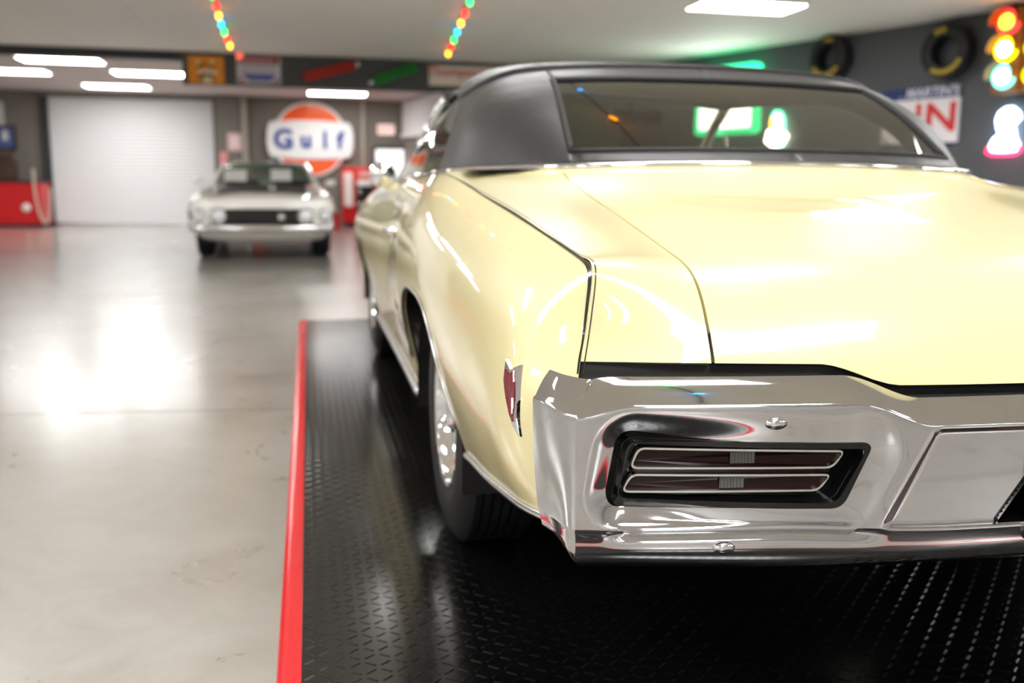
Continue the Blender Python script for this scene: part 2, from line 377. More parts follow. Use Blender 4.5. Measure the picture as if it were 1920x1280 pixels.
b_ = {1: [(.874,.168,.648),(.892,.148,.605),(.893,.14,.56),(.884,.125,.51),(.866,.10,.46),(.848,.09,.41)],
      0: [(.868,.118,.585),(.880,.11,.56),(.881,.106,.535),(.874,.10,.50),(.860,.09,.455),(.845,.085,.405)],
      2: [(.871,.20,.672),(.906,.20,.625),(.913,.195,.57),(.905,.18,.512),(.884,.165,.455),(.861,.16,.40)],
      3: [(.872,.245,.722),(.918,.27,.655),(.932,.28,.585),(.926,.27,.515),(.900,.255,.445),(.874,.245,.39)],
      4: [(.868,.30,.770),(.922,.345,.685),(.938,.36,.60),(.932,.36,.52),(.905,.35,.435),(.877,.34,.375)],
      5: [(.866,.38,.795),(.924,.43,.71),(.942,.45,.615),(.936,.45,.525),(.908,.44,.425),(.880,.43,.36)],
      6: [(.869,.56,.828),(.928,.62,.742),(.949,.64,.64),(.943,.64,.535),(.911,.64,.415),(.882,.64,.33)],
      7: [(.873,.97,.882),(.932,1.0,.79),(.957,1.0,.68),(.951,1.0,.56),(.917,1.0,.42),(.883,1.0,.30)],
      8: [(.868,1.57,.948),(.925,1.57,.85),(.957,1.57,.72),(.953,1.57,.58),(.916,1.57,.42),(.882,1.57,.26)]}
ctrlB = [[crest[r]]+b_[r] for r in range(9)]
for y, row in ((1.9, [(.838,.974),(.862,.945),(.916,.85),(.950,.72),(.947,.58),(.912,.42),(.880,.25)]),
               (2.3, [(.835,.968),(.856,.94),(.902,.85),(.928,.72),(.930,.58),(.907,.42),(.876,.24)]),
               (2.9, [(.830,.962),(.850,.94),(.900,.85),(.930,.73),(.932,.60),(.906,.42),(.875,.24)]),
               (3.5, [(.815,.960),(.845,.94),(.905,.85),(.940,.74),(.942,.60),(.909,.42),(.876,.24)]),
               (4.1, [(.790,.945),(.835,.93),(.905,.85),(.949,.74),(.949,.60),(.913,.42),(.878,.25)]),
               (4.6, [(.770,.915),(.820,.90),(.895,.83),(.942,.73),(.942,.60),(.906,.43),(.870,.28)]),
               (5.0, [(.730,.860),(.780,.85),(.850,.79),(.895,.70),(.895,.58),(.865,.44),(.840,.33)])):
    ctrlB.append([(a, y, z) for a, z in row])
ctrlB = np.array(ctrlB)
PA, PB = Patch(ctrlA), Patch(ctrlB)
uB8 = PB.tu[8]
def lipz(x): return .653+.030*sst(.355, .475, x)
def body_bottom(y):
    z = np.where(y < .80, .455-(y-.10)*(.455-.362)/.70, .275)
    for c, h, top in ((1.275, .485, .672), (4.125, .47, .655)):
        s = np.clip(np.abs(y-c)/h, 0, 1); a = .30+(top-.30)*(1-s**2.7)**(1/2.3)
        z = np.where(np.abs(y-c) < h, np.maximum(z, a), z)
    return z
def trimmed(patch, us, vgrid):
    """side rows: columns re-spread so each row ends on the lower edge / wheel opening"""
    vf = np.linspace(0, 1, 241); D = patch.rows(us, vf); out = []
    for i in range(len(us)):
        y, z = D[i, :, 1], D[i, :, 2]; below = np.nonzero(z < body_bottom(y))[0]
        if len(below):
            k = max(1, below[0]); g0 = z[k-1]-body_bottom(y[k-1:k])[0]; g1 = z[k]-body_bottom(y[k:k+1])[0]
            ve = vf[k-1]+(vf[k]-vf[k-1])*(g0/(g0-g1) if g0 != g1 else 0)
        else: ve = 1
        out.append(patch.rows(us[i:i+1], vgrid*ve)[0])
    return np.array(out)
# side (both), from the bumper to the nose
usB = np.concatenate([np.linspace(PB.tu[0], PB.tu[5], 30)[:-1], np.linspace(PB.tu[5], PB.tu[9], 130)[:-1], np.linspace(PB.tu[9], 1, 190)])
_uy = np.linspace(PB.tu[8], PB.tu[13], 4000); _yy = PB.rows(_uy, np.array([PB.tv[3]]))[:, 0, 1]
shut = [np.interp((y-.0025, y+.0025), _yy, _uy) for y in (1.98, 3.42)]          # door shut lines: real 5 mm gaps
usB = np.sort(np.concatenate([np.array([u for u in usB if all(abs(u-s_.mean()) > .0016 for s_ in shut)])]+shut))
SHUT = [int(np.argmin(np.abs(usB-s_[0]))) for s_ in shut]
vB = np.linspace(0, 1, 44)
SB = trimmed(PB, usB, vB)
def skirt(row, off): return [row, row+np.array(off)]
bd = MB()
for s in (1, -1):
    S = SB.copy(); S[..., 0] *= -s                      # s=1 -> left side of the car
    k0_ = 0
    for k_ in SHUT+[len(S)-1]:
        bd.grid(S[k0_:k_+1], flip=(s == 1)); k0_ = k_+1
    for k_ in SHUT:
        for r_ in (S[k_], S[k_+1]): bd.grid(np.stack([r_, r_+np.array([s*.022, 0, 0])], 1))
    e = S[:, -1]; bd.grid(np.stack([e, e+np.array([s*.010, 0, .003])], 1))
# rear deck outside the lid
vs_seam = PA.tv[3]
def colA(v0, v1, n, u0=None, u1=1.0, nu=70):
    """deck columns between v0..v1, trimmed at the rear on the bumper line"""
    vv = np.linspace(v0, v1, n); uf = np.linspace(0, .6, 301); D = PA.rows(uf, vv); G = []
    for j in range(n):
        z = D[:, j, 2]; lz = lipz(D[:, j, 0]); k = max(1, int(np.argmax(z > lz)))
        g0, g1 = z[k-1]-lz[k-1], z[k]-lz[k]; us = uf[k-1]+(uf[k]-uf[k-1])*(-g0/(g1-g0))
        a = np.concatenate([us+(u1-us)*.42*np.linspace(0, 1, int(nu*.7))[:-1], np.linspace(us+(u1-us)*.42, u1, nu-int(nu*.7)+1)])
        G.append(PA.rows(a, vv[j:j+1])[:, 0])
    return np.swapaxes(np.array(G), 0, 1)          # [u][v]
gv = .0042/ (PA.tv[3]-PA.tv[2]) * (PA.tv[3]-PA.tv[2]) / .84
LIDU = PA.tu[8]-(PA.tu[8]-PA.tu[7])*.22
for s in (1, -1):
    G = colA(vs_seam, 1, 22); G[..., 0] *= -s
    bd.grid(G, flip=(s == -1))
    e = G[6:, 0]; bd.grid(np.stack([e, e+np.array([0, .008, -.03])], 1))
    e = G[0]; bd.grid(np.stack([e, e+np.array([0, .03, -.012])], 1))
    # strip between lid and soft top
    G = PA.rows(np.linspace(LIDU+.006, 1, 10), np.linspace(0, vs_seam, 30)); G[..., 0] *= -s
    bd.grid(G, flip=(s == -1)); e = G[0]; bd.grid(np.stack([e, e+np.array([0, .008, -.03])], 1))
# tail valance behind the bumper
for s in (1, -1):
    G = PA.rows(np.linspace(0, .02, 2), np.linspace(0, 1, 20)); G[..., 0] *= -s
    bd.grid(np.stack([G[0]+np.array([0, .06, -.01]), G[0]+np.array([0, .07, -.13])], 0))
body = bd.build('body_shell', M['paint'], car, smooth=True, angle=50)
# hood and nose
hd = MB(); rows = []
cr = PB.rows(np.linspace(PB.tu[11]+.02, 1, 40), np.array([0.]))[:, 0]
for p in cr:
    if p[1] < 3.45: continue
    rows.append([(p[0]*math.sin(a), p[1]+.05*math.cos(a)**2, p[2]+.035*math.cos(a)) for a in np.linspace(-math.pi/2, math.pi/2, 25)])
hd.grid(rows)
hd.build('hood', M['paint'], car, smooth=True)
nose = SB[-1]; N0 = []
for p in nose: N0.append([(x*p[0], p[1]+.12*(1-x*x), p[2]) for x in np.linspace(-1, 1, 21)])
MB().grid(N0).build('nose_panel', M['chromeb'], car, smooth=True)
# trunk lid
ld = MB(); dv = .0065
G = colA(0, vs_seam-dv, 40, u1=LIDU)
for s in (1, -1):
    H = G.copy(); H[..., 0] *= -s; ld.grid(H, flip=(s == -1))
    for e, of in ((H[6:, -1], (0, .012, -.028)), (H[0], (0, .035, .004)), (H[-1], (0, .012, -.028))): ld.grid(np.stack([e, e+np.array(of)], 1))
ld.build('trunk_lid', M['paint'], car, smooth=True, angle=50)
# dark gutter under the lid gap and the lip gap
gm = MB(); uu = np.linspace(.03, .985, 40)
for s in (1, -1):
    G = PA.rows(uu, np.linspace(0, 1, 24))+np.array([0, .022, -.026]); G[..., 0] *= -s*.985; gm.grid(G)
gm.build('deck_gutter', M['paint'], car, smooth=True)
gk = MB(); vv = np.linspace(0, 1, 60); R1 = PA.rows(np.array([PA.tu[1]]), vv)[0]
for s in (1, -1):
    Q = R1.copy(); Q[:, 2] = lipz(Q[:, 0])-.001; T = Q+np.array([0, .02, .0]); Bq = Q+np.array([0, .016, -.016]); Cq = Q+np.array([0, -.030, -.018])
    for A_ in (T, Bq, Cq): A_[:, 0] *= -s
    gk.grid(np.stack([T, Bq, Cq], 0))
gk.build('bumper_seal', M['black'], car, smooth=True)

# pinstripes along the fender crest: one broad, one fine line
def ribbon(name, d0, d1, side, par):
    n = 240; us = np.linspace(PB.tu[1]+.0005, PB.tu[8]-.004, n)
    k = 1/ (np.linalg.norm(np.diff(PB.rows(np.array([PB.tu[6]]), np.linspace(0, .02, 2))[0], axis=0))/.02)
    vv = np.array([max(d0, 0)*k, max(d1, 0)*k]); G = PB.rows(us, vv)
    if d0 < 0:   # inboard of the crest, on the deck patch
        uA = PA.tu[1]+.002+(PA.tu[8]-.01-PA.tu[1]-.002)*np.linspace(0, 1, n); G = np.array([PA.rows(uA[i:i+1], 1+np.array([d0, d1])*1.15)[0] for i in range(n)])
    dn = np.cross(np.gradient(G[:, 0], axis=0), G[:, 1]-G[:, 0]); dn /= np.linalg.norm(dn, axis=1)[:, None]+1e-12
    dn[dn[:, 0] < 0] *= -1 if d0 >= 0 else 1
    if d0 < 0: dn[dn[:, 2] < 0] *= -1
    G = G+dn[:, None, :]*.0011; G[..., 0] *= -side
    return MB().grid(G).build(name, M['pinstripe'], par, smooth=True)
for s in (1, -1):
    ribbon('pinstripe', .0005, .0062, s, car); ribbon('pinstripe', -.0085, -.0062, s, car)

# ---- rear bumper -------------------------------------------------
plan_f = np.array([(0,-.015),(.20,-.012),(.36,-.004),(.47,.003),(.62,.019),(.75,.037),(.83,.052),(.866,.0605)])
plan_s = np.array([(.866,.0605),(.876,.078),(.888,.102),(.899,.128),(.907,.152)])
tf = np.concatenate([[0], np.cumsum(np.linalg.norm(np.diff(plan_f, axis=0), axis=1))]); ts_ = tf[-1]+np.concatenate([[0], np.cumsum(np.linalg.norm(np.diff(plan_s, axis=0), axis=1))])
_sf, _ss = Spl(tf, plan_f), Spl(ts_, plan_s); TCORN = tf[-1]; tp = np.array([0, ts_[-1]])
def PLs(t):
    t = np.atleast_1d(np.asarray(t, float)); return np.where((t < TCORN)[:, None], _sf(t), _ss(t))
def plan_at(t):
    p = PLs(t); d = PLs(t+.028)-PLs(t-.028); d /= np.linalg.norm(d, axis=1)[:, None]; return p, np.stack([-d[:, 1], d[:, 0]], 1)    # inward normal
tw = np.interp(np.linspace(0, .906, 400), PLs(np.linspace(0, tp[-1], 800))[:, 0], np.linspace(0, tp[-1], 800))
def t_of_w(w_): return np.interp(w_, np.linspace(0, .906, 400), tw)
OPEN = [(.797,.592),(.441,.582),(.484,.493),(.812,.502)]         # lamp opening corners (half-width, z)
def sd_poly(x, z, poly, r):
    """signed distance to a convex polygon shrunk by r then rounded by r"""
    n = len(poly); d = np.full(np.shape(x), -1e9); cx = np.mean([p[0] for p in poly]); cz = np.mean([p[1] for p in poly])
    best = np.full(np.shape(x), 1e9); ins = np.full(np.shape(x), -1e9); Pq = []
    lines = []
    for i in range(n):
        a, b = np.array(poly[i]), np.array(poly[(i+1) % n]); e = b-a; nn = np.array([e[1], -e[0]])/np.linalg.norm(e)
        if (np.array([cx, cz])-a)@nn > 0: nn = -nn
        lines.append((a-nn*r, nn))
    vsx = []
    for i in range(n):
        (a, n1), (b, n2) = lines[i-1], lines[i]; A = np.array([n1, n2]); vsx.append(np.linalg.solve(A, np.array([a@n1, b@n2])))
    for i in range(n):
        a, b = vsx[i], vsx[(i+1) % n]; e = b-a; tt = np.clip(((x-a[0])*e[0]+(z-a[1])*e[1])/(e@e), 0, 1)
        best = np.minimum(best, np.hypot(x-a[0]-tt*e[0], z-a[1]-tt*e[1])); nn = lines[i][1]
        ins = np.maximum(ins, (x-a[0])*nn[0]+(z-a[1])*nn[1])
    return np.where(ins > 0, best, ins)-r
PLATE = [(.158,.575),(-.158,.575),(-.240,.456),(.240,.456)]
def zcrease(w_): return .6445-.035*(1-sst(.345, .47, w_))-.017*sst(.79, .87, w_)+.010*sst(.873, .905, w_)
def ztop(w_): return .6745-.034*(1-sst(.345, .47, w_))-.004*sst(.8, .86, w_)+.006*sst(.873, .905, w_)
def zlow(w_): return .464-.012*(1-sst(.3, .6, w_))
def zbot(w_): return .386+.010*sst(.5, .85, w_)+.03*sst(.872, .905, w_)
def face_o(w_, z):
    d = sd_poly(w_, z, OPEN, .016)
    o = (.0060+.014*sst(.55, .84, w_))*(1-sst(-.004, .050, d))
    lim = sst(.872, .845, w_); o = o*lim
    rid = .352+(.605-z)*.50                           # slanted ridge between lamp pod and centre panel
    o = o+.0035*sst(.0, .035, w_-rid)*sst(.06, .03, d)*(1-sst(.40, .52, w_))+.004*(1-sst(-.02, 0, w_-rid))
    return o
def bump_pt(t, o, z):
    p, n = plan_at(np.atleast_1d(t)); q = p+n*np.atleast_1d(o)[:, None]; return np.stack([q[:, 0], q[:, 1], np.broadcast_to(z, q[:, 0].shape)], 1)
tq = np.unique(np.concatenate([np.linspace(0, tp[-1], 230), np.linspace(TCORN-.03, TCORN+.03, 40)]))
pw = PLs(tq)[:, 0]
prof = []
zt, zc, zl, zb = ztop(pw), zcrease(pw), zlow(pw), zbot(pw)
side = sst(.868, .90, pw)
for k in np.linspace(0, 1, 8): prof.append(((.046+.012*sst(.35, .5, pw))*(1-side*.5)*(1-k)+.005*k, zt+(zc+.0035-zt)*k+.0035*math.sin(math.pi*k)))
prof += [(.0015+0*pw, zc+.0012), (0*pw, zc-.002)]
for k in np.linspace(0.02, 1, 64): prof.append((None, (zc-.004)+(zl-zc+.004)*k))
gmk = sst(.40, .47, pw)*(1-sst(.79, .83, pw))
for k, (o, dz) in enumerate(((.006, .003), (.010, .007), (.0075, .011), (.003, .016), (.001, .022))): prof.append((o*gmk+.001+.0006*k*(1-gmk), zl-dz))
for k in np.linspace(.15, 1, 12):
    a = k*math.pi/2; prof.append((.002+.045*(1-math.cos(a)), (zl-.022)+(zb-zl+.022)*math.sin(a)))
rowsP = []
for (o, z) in prof:
    if o is None: o = face_o(pw, z)*(1-sst(.0, 1, (z-zc+.012)/.012)*1.0) if False else face_o(pw, z)*sst(0, .014, zc-z)*sst(-.002, .012, z-zl)
    o = o+side*.012*np.clip((zc-z)/.17, 0, 2)**2
    rowsP.append(bump_pt(tq, o, z))
BG = np.array(rowsP); nr, nc_ = BG.shape[:2]
bp_ = MB()
for s in (1, -1):
    H = BG.copy(); H[..., 0] *= -s; o0 = len(bp_.v); bp_.v += [tuple(p) for p in H.reshape(-1, 3)]
    cw = (BG[:-1, :-1]+BG[1:, 1:])/2
    cut = (sd_poly(cw[..., 0], cw[..., 2], OPEN, .016) < -.001) | (sd_poly(cw[..., 0], cw[..., 2], PLATE, .006) < 0)
    cut[:10] = False; cut[-18:] = False
    for i in range(nr-1):
        for j in range(nc_-1):
            if cut[i, j]: continue
            q = (o0+i*nc_+j, o0+i*nc_+j+1, o0+(i+1)*nc_+j+1, o0+(i+1)*nc_+j); bp_.f.append(q if s == 1 else q[::-1])
bump = bp_.build('rear_bumper', M['chromeb'], car, smooth=True, angle=70, recalc=False)
def onbump(w_, z, o):
    q = bump_pt(t_of_w(np.atleast_1d(w_)), np.atleast_1d(o), z)[0]; return q
def bolt(w_, z, o, r, par, s):
    c = onbump(w_, z, o); m = MB().lathe([(-.006, .0001), (-.0055, r*.5), (-.003, r*.9), (0, r), (.004, r)], (0, 0, 0), 20, 'Y')
    m.v = [(x*1.5-s*c[0], y+c[1], zz*.8+c[2]) for x, y, zz in m.v]; m.build('bolt', M['chrome'], par, smooth=True)
for s in (1, -1):
    bolt(.587, .618, .003, .0115, bump, s); bolt(.653, .436, .003, .0115, bump, s)
# tail lamps, built on the bumper's own curve
def lamp(s):
    def P3(w_, z, o): q = onbump(w_, z, o); return (-s*q[0], q[1], q[2])
    # black housing: walls and back
    from math import cos, sin
    lamp_o = MB(); per = []
    def rq(poly, r, n=5):
        out = []; m = len(poly)
        for i in range(m):
            p0, p1, p2 = (np.array(poly[(i+k) % m]) for k in (-1, 0, 1)); a = (p0-p1)/np.linalg.norm(p0-p1); b = (p2-p1)/np.linalg.norm(p2-p1)
            rr = min(r, .45*np.linalg.norm(p0-p1), .45*np.linalg.norm(p2-p1)); A, B = p1+a*rr, p1+b*rr
            for k in range(n+1):
                t = k/n; out.append(tuple((1-t)**2*A+2*t*(1-t)*p1+t*t*B))
        full = []; q = n+1
        for i in range(m):
            full += out[i*q:(i+1)*q]; a_, b_ = np.array(out[(i+1)*q-1]), np.array(out[((i+1)*q) % len(out)])
            full += [tuple(a_+(b_-a_)*k/9) for k in range(1, 9)]
        return full
    big = [(p[0]+(1 if p[0] > .6 else -1)*.004, p[1]+(1 if p[1] > .55 else -1)*.004) for p in OPEN]
    per = rq(big, .016); ins = rq([(p[0]+(-1 if p[0] > .6 else 1)*.006, p[1]+(-1 if p[1] > .55 else 1)*.005) for p in OPEN], .014)
    n = len(per)
    ga = rq([(p[0]+(1 if p[0] > .6 else -1)*.0035, p[1]+(1 if p[1] > .55 else -1)*.0035) for p in OPEN], .018)
    fo_ = lambda a, b: float(face_o(np.array([a]), np.array([b]))[0])
    MB().ringprism(ga, ins, lambda a, b: P3(a, b, fo_(a, b)-.0016), lambda a, b: P3(a, b, fo_(a, b)+.010)).build('lamp_gasket', M['blackgloss'], car, smooth=True, angle=30)
    vs = [P3(a, b, .008) for a, b in per]+[P3(a, b, .020) for a, b in ins]+[P3(a, b, .042) for a, b in ins]
    fs = [(i, (i+1) % n, n+(i+1) % n, n+i) for i in range(n)]+[(n+i, n+(i+1) % n, 2*n+(i+1) % n, 2*n+i) for i in range(n)]
    hs = MB().add(vs, fs).add([P3(a, b, .042) for a, b in ins], [tuple(range(n))])
    L = hs.build('tail_lamp', M['blackgloss'], car)
    # two lens bars with bright outlines
    for poly in ([(.778,.579),(.470,.570),(.488,.543),(.789,.547)], [(.787,.540),(.489,.535),(.508,.509),(.800,.512)]):
        op = rq(poly, .012); ip = rq([(p[0]+(-1 if p[0] > .6 else 1)*.0031, p[1]+(-1 if i < 2 else 1)*.0031) for i, p in enumerate(poly)], .009)
        MB().ringprism(op, ip, lambda a, b: P3(a, b, .026), lambda a, b: P3(a, b, .038)).build('trim_ring', M['ringmetal'], L)
        MB().prism(ip, lambda a, b: P3(a, b, .032), lambda a, b: P3(a, b, .041)).build('lens', M['lensdark'], L)
        zc_ = (poly[0][1]+poly[2][1])/2-.0005; wc = (poly[0][0]+poly[1][0])/2-.002
        rb = MB()
        for k in range(7):
            x = wc-.0145+k*.0048
            rb.prism([(x, zc_-.0075), (x+.003, zc_-.0075), (x+.003, zc_+.0075), (x, zc_+.0075)], lambda a, b: P3(a, b, .0305), lambda a, b: P3(a, b, .033))
        rb.prism([(wc-.0165, zc_-.0085), (wc+.0195, zc_-.0085), (wc+.0195, zc_+.0085), (wc-.0165, zc_+.0085)], lambda a, b: P3(a, b, .0315), lambda a, b: P3(a, b, .0325))
        rb.build('backup_lens', M['clearlens'], L)
    poly = [(.782,.547),(.487,.543),(.490,.535),(.786,.540)]
    MB().prism(poly, lambda a, b: P3(a, b, .035), lambda a, b: P3(a, b, .041)).build('lens', M['lensdark'], L)
for s in (1, -1): lamp(s)
# licence plate pocket with framed plate
pk = MB(); C0 = [(p[0], p[1]) for p in PLATE]
f0 = lambda a, b: (a, float(onbump(abs(a), b, .0)[1])-.001, b); f1 = lambda a, b: (a*.97, .05, b+.004)
n = 4; vs = [f0(*p) for p in C0]+[f1(*p) for p in C0]
pk.add(vs, [(i, (i+1) % n, n+(i+1) % n, n+i) for i in range(n)]+[(4, 5, 6, 7)])
pk.build('plate_pocket', M['blackgloss'], car)
fo, fi, fo2, fi2 = rrect(-.178, .418, .178, .588, .014), rrect(-.1745, .4215, .1745, .5845, .012), rrect(-.170, .426, .170, .580, .011), rrect(-.167, .429, .167, .577, .010)
pf = MB().ringprism(fo, fi, lambda a, b: (a, -.034, b), lambda a, b: (a, -.022, b)).build('plate_frame', M['ringmetal'], car)
MB().ringprism(fo2, fi2, lambda a, b: (a, -.032, b), lambda a, b: (a, -.024, b)).build('plate_rim', M['ringmetal'], pf)
MB().prism(fi, lambda a, b: (a, -.028, b), lambda a, b: (a, -.020, b)).build('licence_plate', mat('dark_plate', srgb(34, 34, 38), .4), pf)

# ---- side marker on the quarter panel: chrome arrowhead with red lens
_SD = PB.rows(np.linspace(PB.tu[1], PB.tu[6], 300), np.linspace(.1, .7, 300)).reshape(-1, 3)
def surf_w(y, z):
    k = np.argmin((_SD[:, 1]-y)**2+(_SD[:, 2]-z)**2); return _SD[k, 0]
def marker(s):
    uu_, vv_ = np.linspace(PB.tu[1], PB.tu[6], 500), np.linspace(.1, .7, 500)
    D = PB.rows(uu_, vv_); D[..., 0] *= -1; dd = D-CAM; zz = dd@FW; PX = 960+FPX*(dd@RX)/zz; PY = 640-FPX*(dd@UP)/zz
    def img(px, py, off):
        k = np.unravel_index(np.argmin((PX-px)**2+(PY-py)**2), PX.shape); return float(D[k][1]), float(D[k][2])
    outer = [(954, 674), (963, 692), (981, 684), (978, 712), (976, 750), (975, 785), (979, 818), (968, 800), (960, 775), (954, 745), (950, 712)]
    inner = [(955, 691), (963, 700), (971, 694), (970, 715), (968, 745), (967, 775), (968, 790), (963, 776), (957, 746), (953, 714)]
    O = [img(*p, 0) for p in outer]; I_ = [img(*p, 0) for p in inner]
    f = lambda off: (lambda y, z: (-s*(surf_w(y, z)+off), y, z))
    mk = MB().prism(O, f(.0055), f(-.004)).build('side_marker', M['chrome'], car)
    MB().prism(I_, f(.0075), f(.004)).build('lens', M['lensred'], mk)
for s in (1, -1): marker(s)

# ---- bright mouldings
def along(name, pts, r, m, par=None):
    return MB().tube(pts, r, 8).build(name, m, par or car, smooth=True)
for s in (1, -1):
    e = SB[:, -1]; k0 = [i for i in range(len(e)) if .11 < e[i, 1] < .785]
    along('lower_moulding', [(-s*(e[i, 0]+.003), e[i, 1], e[i, 2]+.003) for i in k0[::2]], .0075, M['alu'])
    k1 = [i for i in range(len(e)) if 1.765 < e[i, 1] < 3.65]
    along('rocker_moulding', [(-s*(e[i, 0]+.002), e[i, 1], e[i, 2]+.012) for i in k1[::3]], .016, M['alu'])
    k2 = [i for i in range(len(e)) if .80 < e[i, 1] < 1.755]
    along('arch_moulding', [(-s*(e[i, 0]+.001), e[i, 1], e[i, 2]) for i in k2], .005, M['alu'])
    # door shut lines and handle
    for y in (1.98, 3.42):
        iu = int(np.argmin(np.abs(SB[:, 5, 1]-y))); along('door_seal', [(-s*(p[0]-.024), y, p[2]) for p in SB[iu]], .010, M['rubber'])
    iu = int(np.argmin(np.abs(SB[:, 5, 1]-2.15))); hp = SB[iu, 14]
    dh = MB().box((-.012, -.075, -.014), (.012, .075, .014), .008); dh.v = [(x-s*(hp[0]+.028), y+hp[1]+.02, z+hp[2]-.02) for x, y, z in dh.v]
    dh.tube([(-s*(hp[0]-.01), hp[1]-.03, hp[2]-.02), (-s*(hp[0]+.028), hp[1]-.03, hp[2]-.02)], .010, 8)
    dh.tube([(-s*(hp[0]-.01), hp[1]+.07, hp[2]-.02), (-s*(hp[0]+.028), hp[1]+.07, hp[2]-.02)], .010, 8)
    dh.build('door_handle', M['chrome'], car, smooth=True)
R8 = PA.rows(np.array([1.0]), np.linspace(0, 1, 40))[0]
bl = [(-p[0], p[1], p[2]+.004) for p in R8[::-1]]+[(p[0], p[1], p[2]+.004) for p in R8[1:]]
along('belt_moulding', bl, .0085, M['chrome'])
for s in (1, -1):
    tb = PB.rows(np.linspace(PB.tu[8], PB.tu[12], 40), np.array([0.]))[:, 0]
    along('door_top_moulding', [(-s*(p[0]-.006), p[1], p[2]+.004) for p in tb], .008, M['chrome'])

# ---- soft top
T = [[(0,1.045,1.000),(.30,1.075,.999),(.555,1.185,.995),(.69,1.345,.990),(.783,1.50,.985),(.814,1.59,.984),(.828,1.69,.983)],
     [(0,1.35,1.155),(.29,1.362,1.153),(.535,1.395,1.145),(.665,1.47,1.135),(.750,1.59,1.118),(.772,1.67,1.108),(.784,1.77,1.10)],
     [(0,1.63,1.275),(.28,1.63,1.271),(.505,1.625,1.258),(.625,1.67,1.242),(.702,1.745,1.214),(.727,1.82,1.198),(.738,1.91,1.192)],
     [(0,1.79,1.327),(.28,1.79,1.322),(.49,1.795,1.308),(.605,1.82,1.29),(.683,1.865,1.256),(.708,1.93,1.238),(.716,2.03,1.235)],
     [(0,2.03,1.360),(.28,2.03,1.356),(.48,2.03,1.345),(.595,2.05,1.327),(.667,2.09,1.293),(.695,2.13,1.265),(.700,2.22,1.265)],
     [(0,2.45,1.370),(.27,2.45,1.367),(.46,2.45,1.358),(.57,2.45,1.343),(.635,2.46,1.313),(.662,2.48,1.288),(.668,2.52,1.285)],
     [(0,2.93,1.352),(.26,2.93,1.350),(.44,2.925,1.345),(.55,2.92,1.336),(.612,2.91,1.317),(.636,2.90,1.300),(.640,2.90,1.296)]]
PT = Patch(np.array(T))
uw0, uw1, vw = .030, PT.tu[2]-.012, PT.tv[2]
def topgrid(us, vs): return PT.rows(us, vs)
tm = MB()
for s in (1, -1):
    for (a, b, c, d, nu, nv) in ((0, uw0, 0, vw, 4, 24), (uw1, 1, 0, vw, 50, 24), (0, 1, vw, 1, 80, 50)):
        G = topgrid(np.linspace(a, b, nu), np.linspace(c, d, nv)); G[..., 0] *= -s; tm.grid(G, flip=(s == 1))
st = tm.build('soft_top', M['vinyl'], car, smooth=True, angle=50)
md = st.modifiers.new('thickness', 'SOLIDIFY'); md.thickness = .010; md.offset = 0
# window and its edge piping
wm = MB()
for s in (1, -1):
    G = topgrid(np.linspace(uw0, uw1, 24), np.linspace(0, vw, 24)); G[..., 0] *= -s; wm.grid(G, flip=(s == 1))
rw = wm.build('rear_window', M['rearglass'], car, smooth=True)
ed = []
for v in np.linspace(-vw, vw, 41): p = topgrid(np.array([uw1]), np.array([abs(v)]))[0, 0]; ed.append((-p[0] if v < 0 else p[0], p[1], p[2]))
for u in np.linspace(uw1, uw0, 16): p = topgrid(np.array([u]), np.array([vw]))[0, 0]; ed.append(tuple(p))
for v in np.linspace(vw, -vw, 41): p = topgrid(np.array([uw0]), np.array([abs(v)]))[0, 0]; ed.append((-p[0] if v < 0 else p[0], p[1], p[2]))
for u in np.linspace(uw0, uw1, 16): p = topgrid(np.array([u]), np.array([vw]))[0, 0]; ed.append((-p[0], p[1], p[2]))
MB().tube(ed, .011, 8, closed=True).build('window_piping', M['black'], st, smooth=True)
bw = [tuple(p*np.array([-1, 1, 1])+np.array([0, -.004, .006])) for p in topgrid(np.array([PT.tu[3]-.02]), np.linspace(1, 0, 20))[0]]
bw += [(-x, y, z) for x, y, z in bw[::-1][1:]]
MB().tube(bw, .010, 8).build('bow_seam', M['vinyl'], st, smooth=True)
# snap buttons along the sail panels
for s in (1, -1):
    for k in range(2):
        p = topgrid(np.array([PT.tu[3]+.01*k]), np.array([PT.tv[5]]))[0, 0]
# side glass, pillars and windshield
for s in (1, -1):
    top = [topgrid(np.array([u]), np.array([1.0]))[0, 0]-np.array([.012, 0, .012]) for u in np.linspace(PT.tu[2], 1, 14)]
    bot = PB.rows(np.linspace(PB.tu[8]+.025, PB.tu[12]-.03, 14), np.array([0.]))[:, 0]-np.array([.02, 0, .01])
    G = np.array([[a*(1-k)+b*k+np.array([.018*math.sin(math.pi*k), 0, 0]) for k in np.linspace(0, 1, 8)] for a, b in zip(top, bot)]); G[..., 0] *= -s
    MB().grid(G).build('side_window', M['glass'], car, smooth=True)
    along('windshield_pillar', [(-s*.640, 2.90, 1.300), (-s*.672, 3.10, 1.21), (-s*.715, 3.33, 1.09), (-s*.765, 3.60, .955)], [.026, .024, .024, .03], M['chrome'])
    along('vent_window_frame', [(-s*.70, 3.02, 1.19), (-s*.745, 3.06, 1.08), (-s*.79, 3.10, .97)], .009, M['chrome'])
ws_ = [[(x*(.640+(.765-.640)*k)*1.0, 2.90+.70*k+.10*(1-x*x), 1.30+.048*(1-x*x)*(1-k)+(.955-1.30)*k+.02*(1-x*x)*k) for x in np.linspace(-1, 1, 21)] for k in np.linspace(0, 1, 10)]
MB().grid(ws_).build('windshield', M['glass'], car, smooth=True)
along('windshield_header', [(x*.64, 2.905+.10*(1-x*x), 1.312+.045*(1-x*x)) for x in np.linspace(-1, 1, 21)], .024, M['vinyl'])
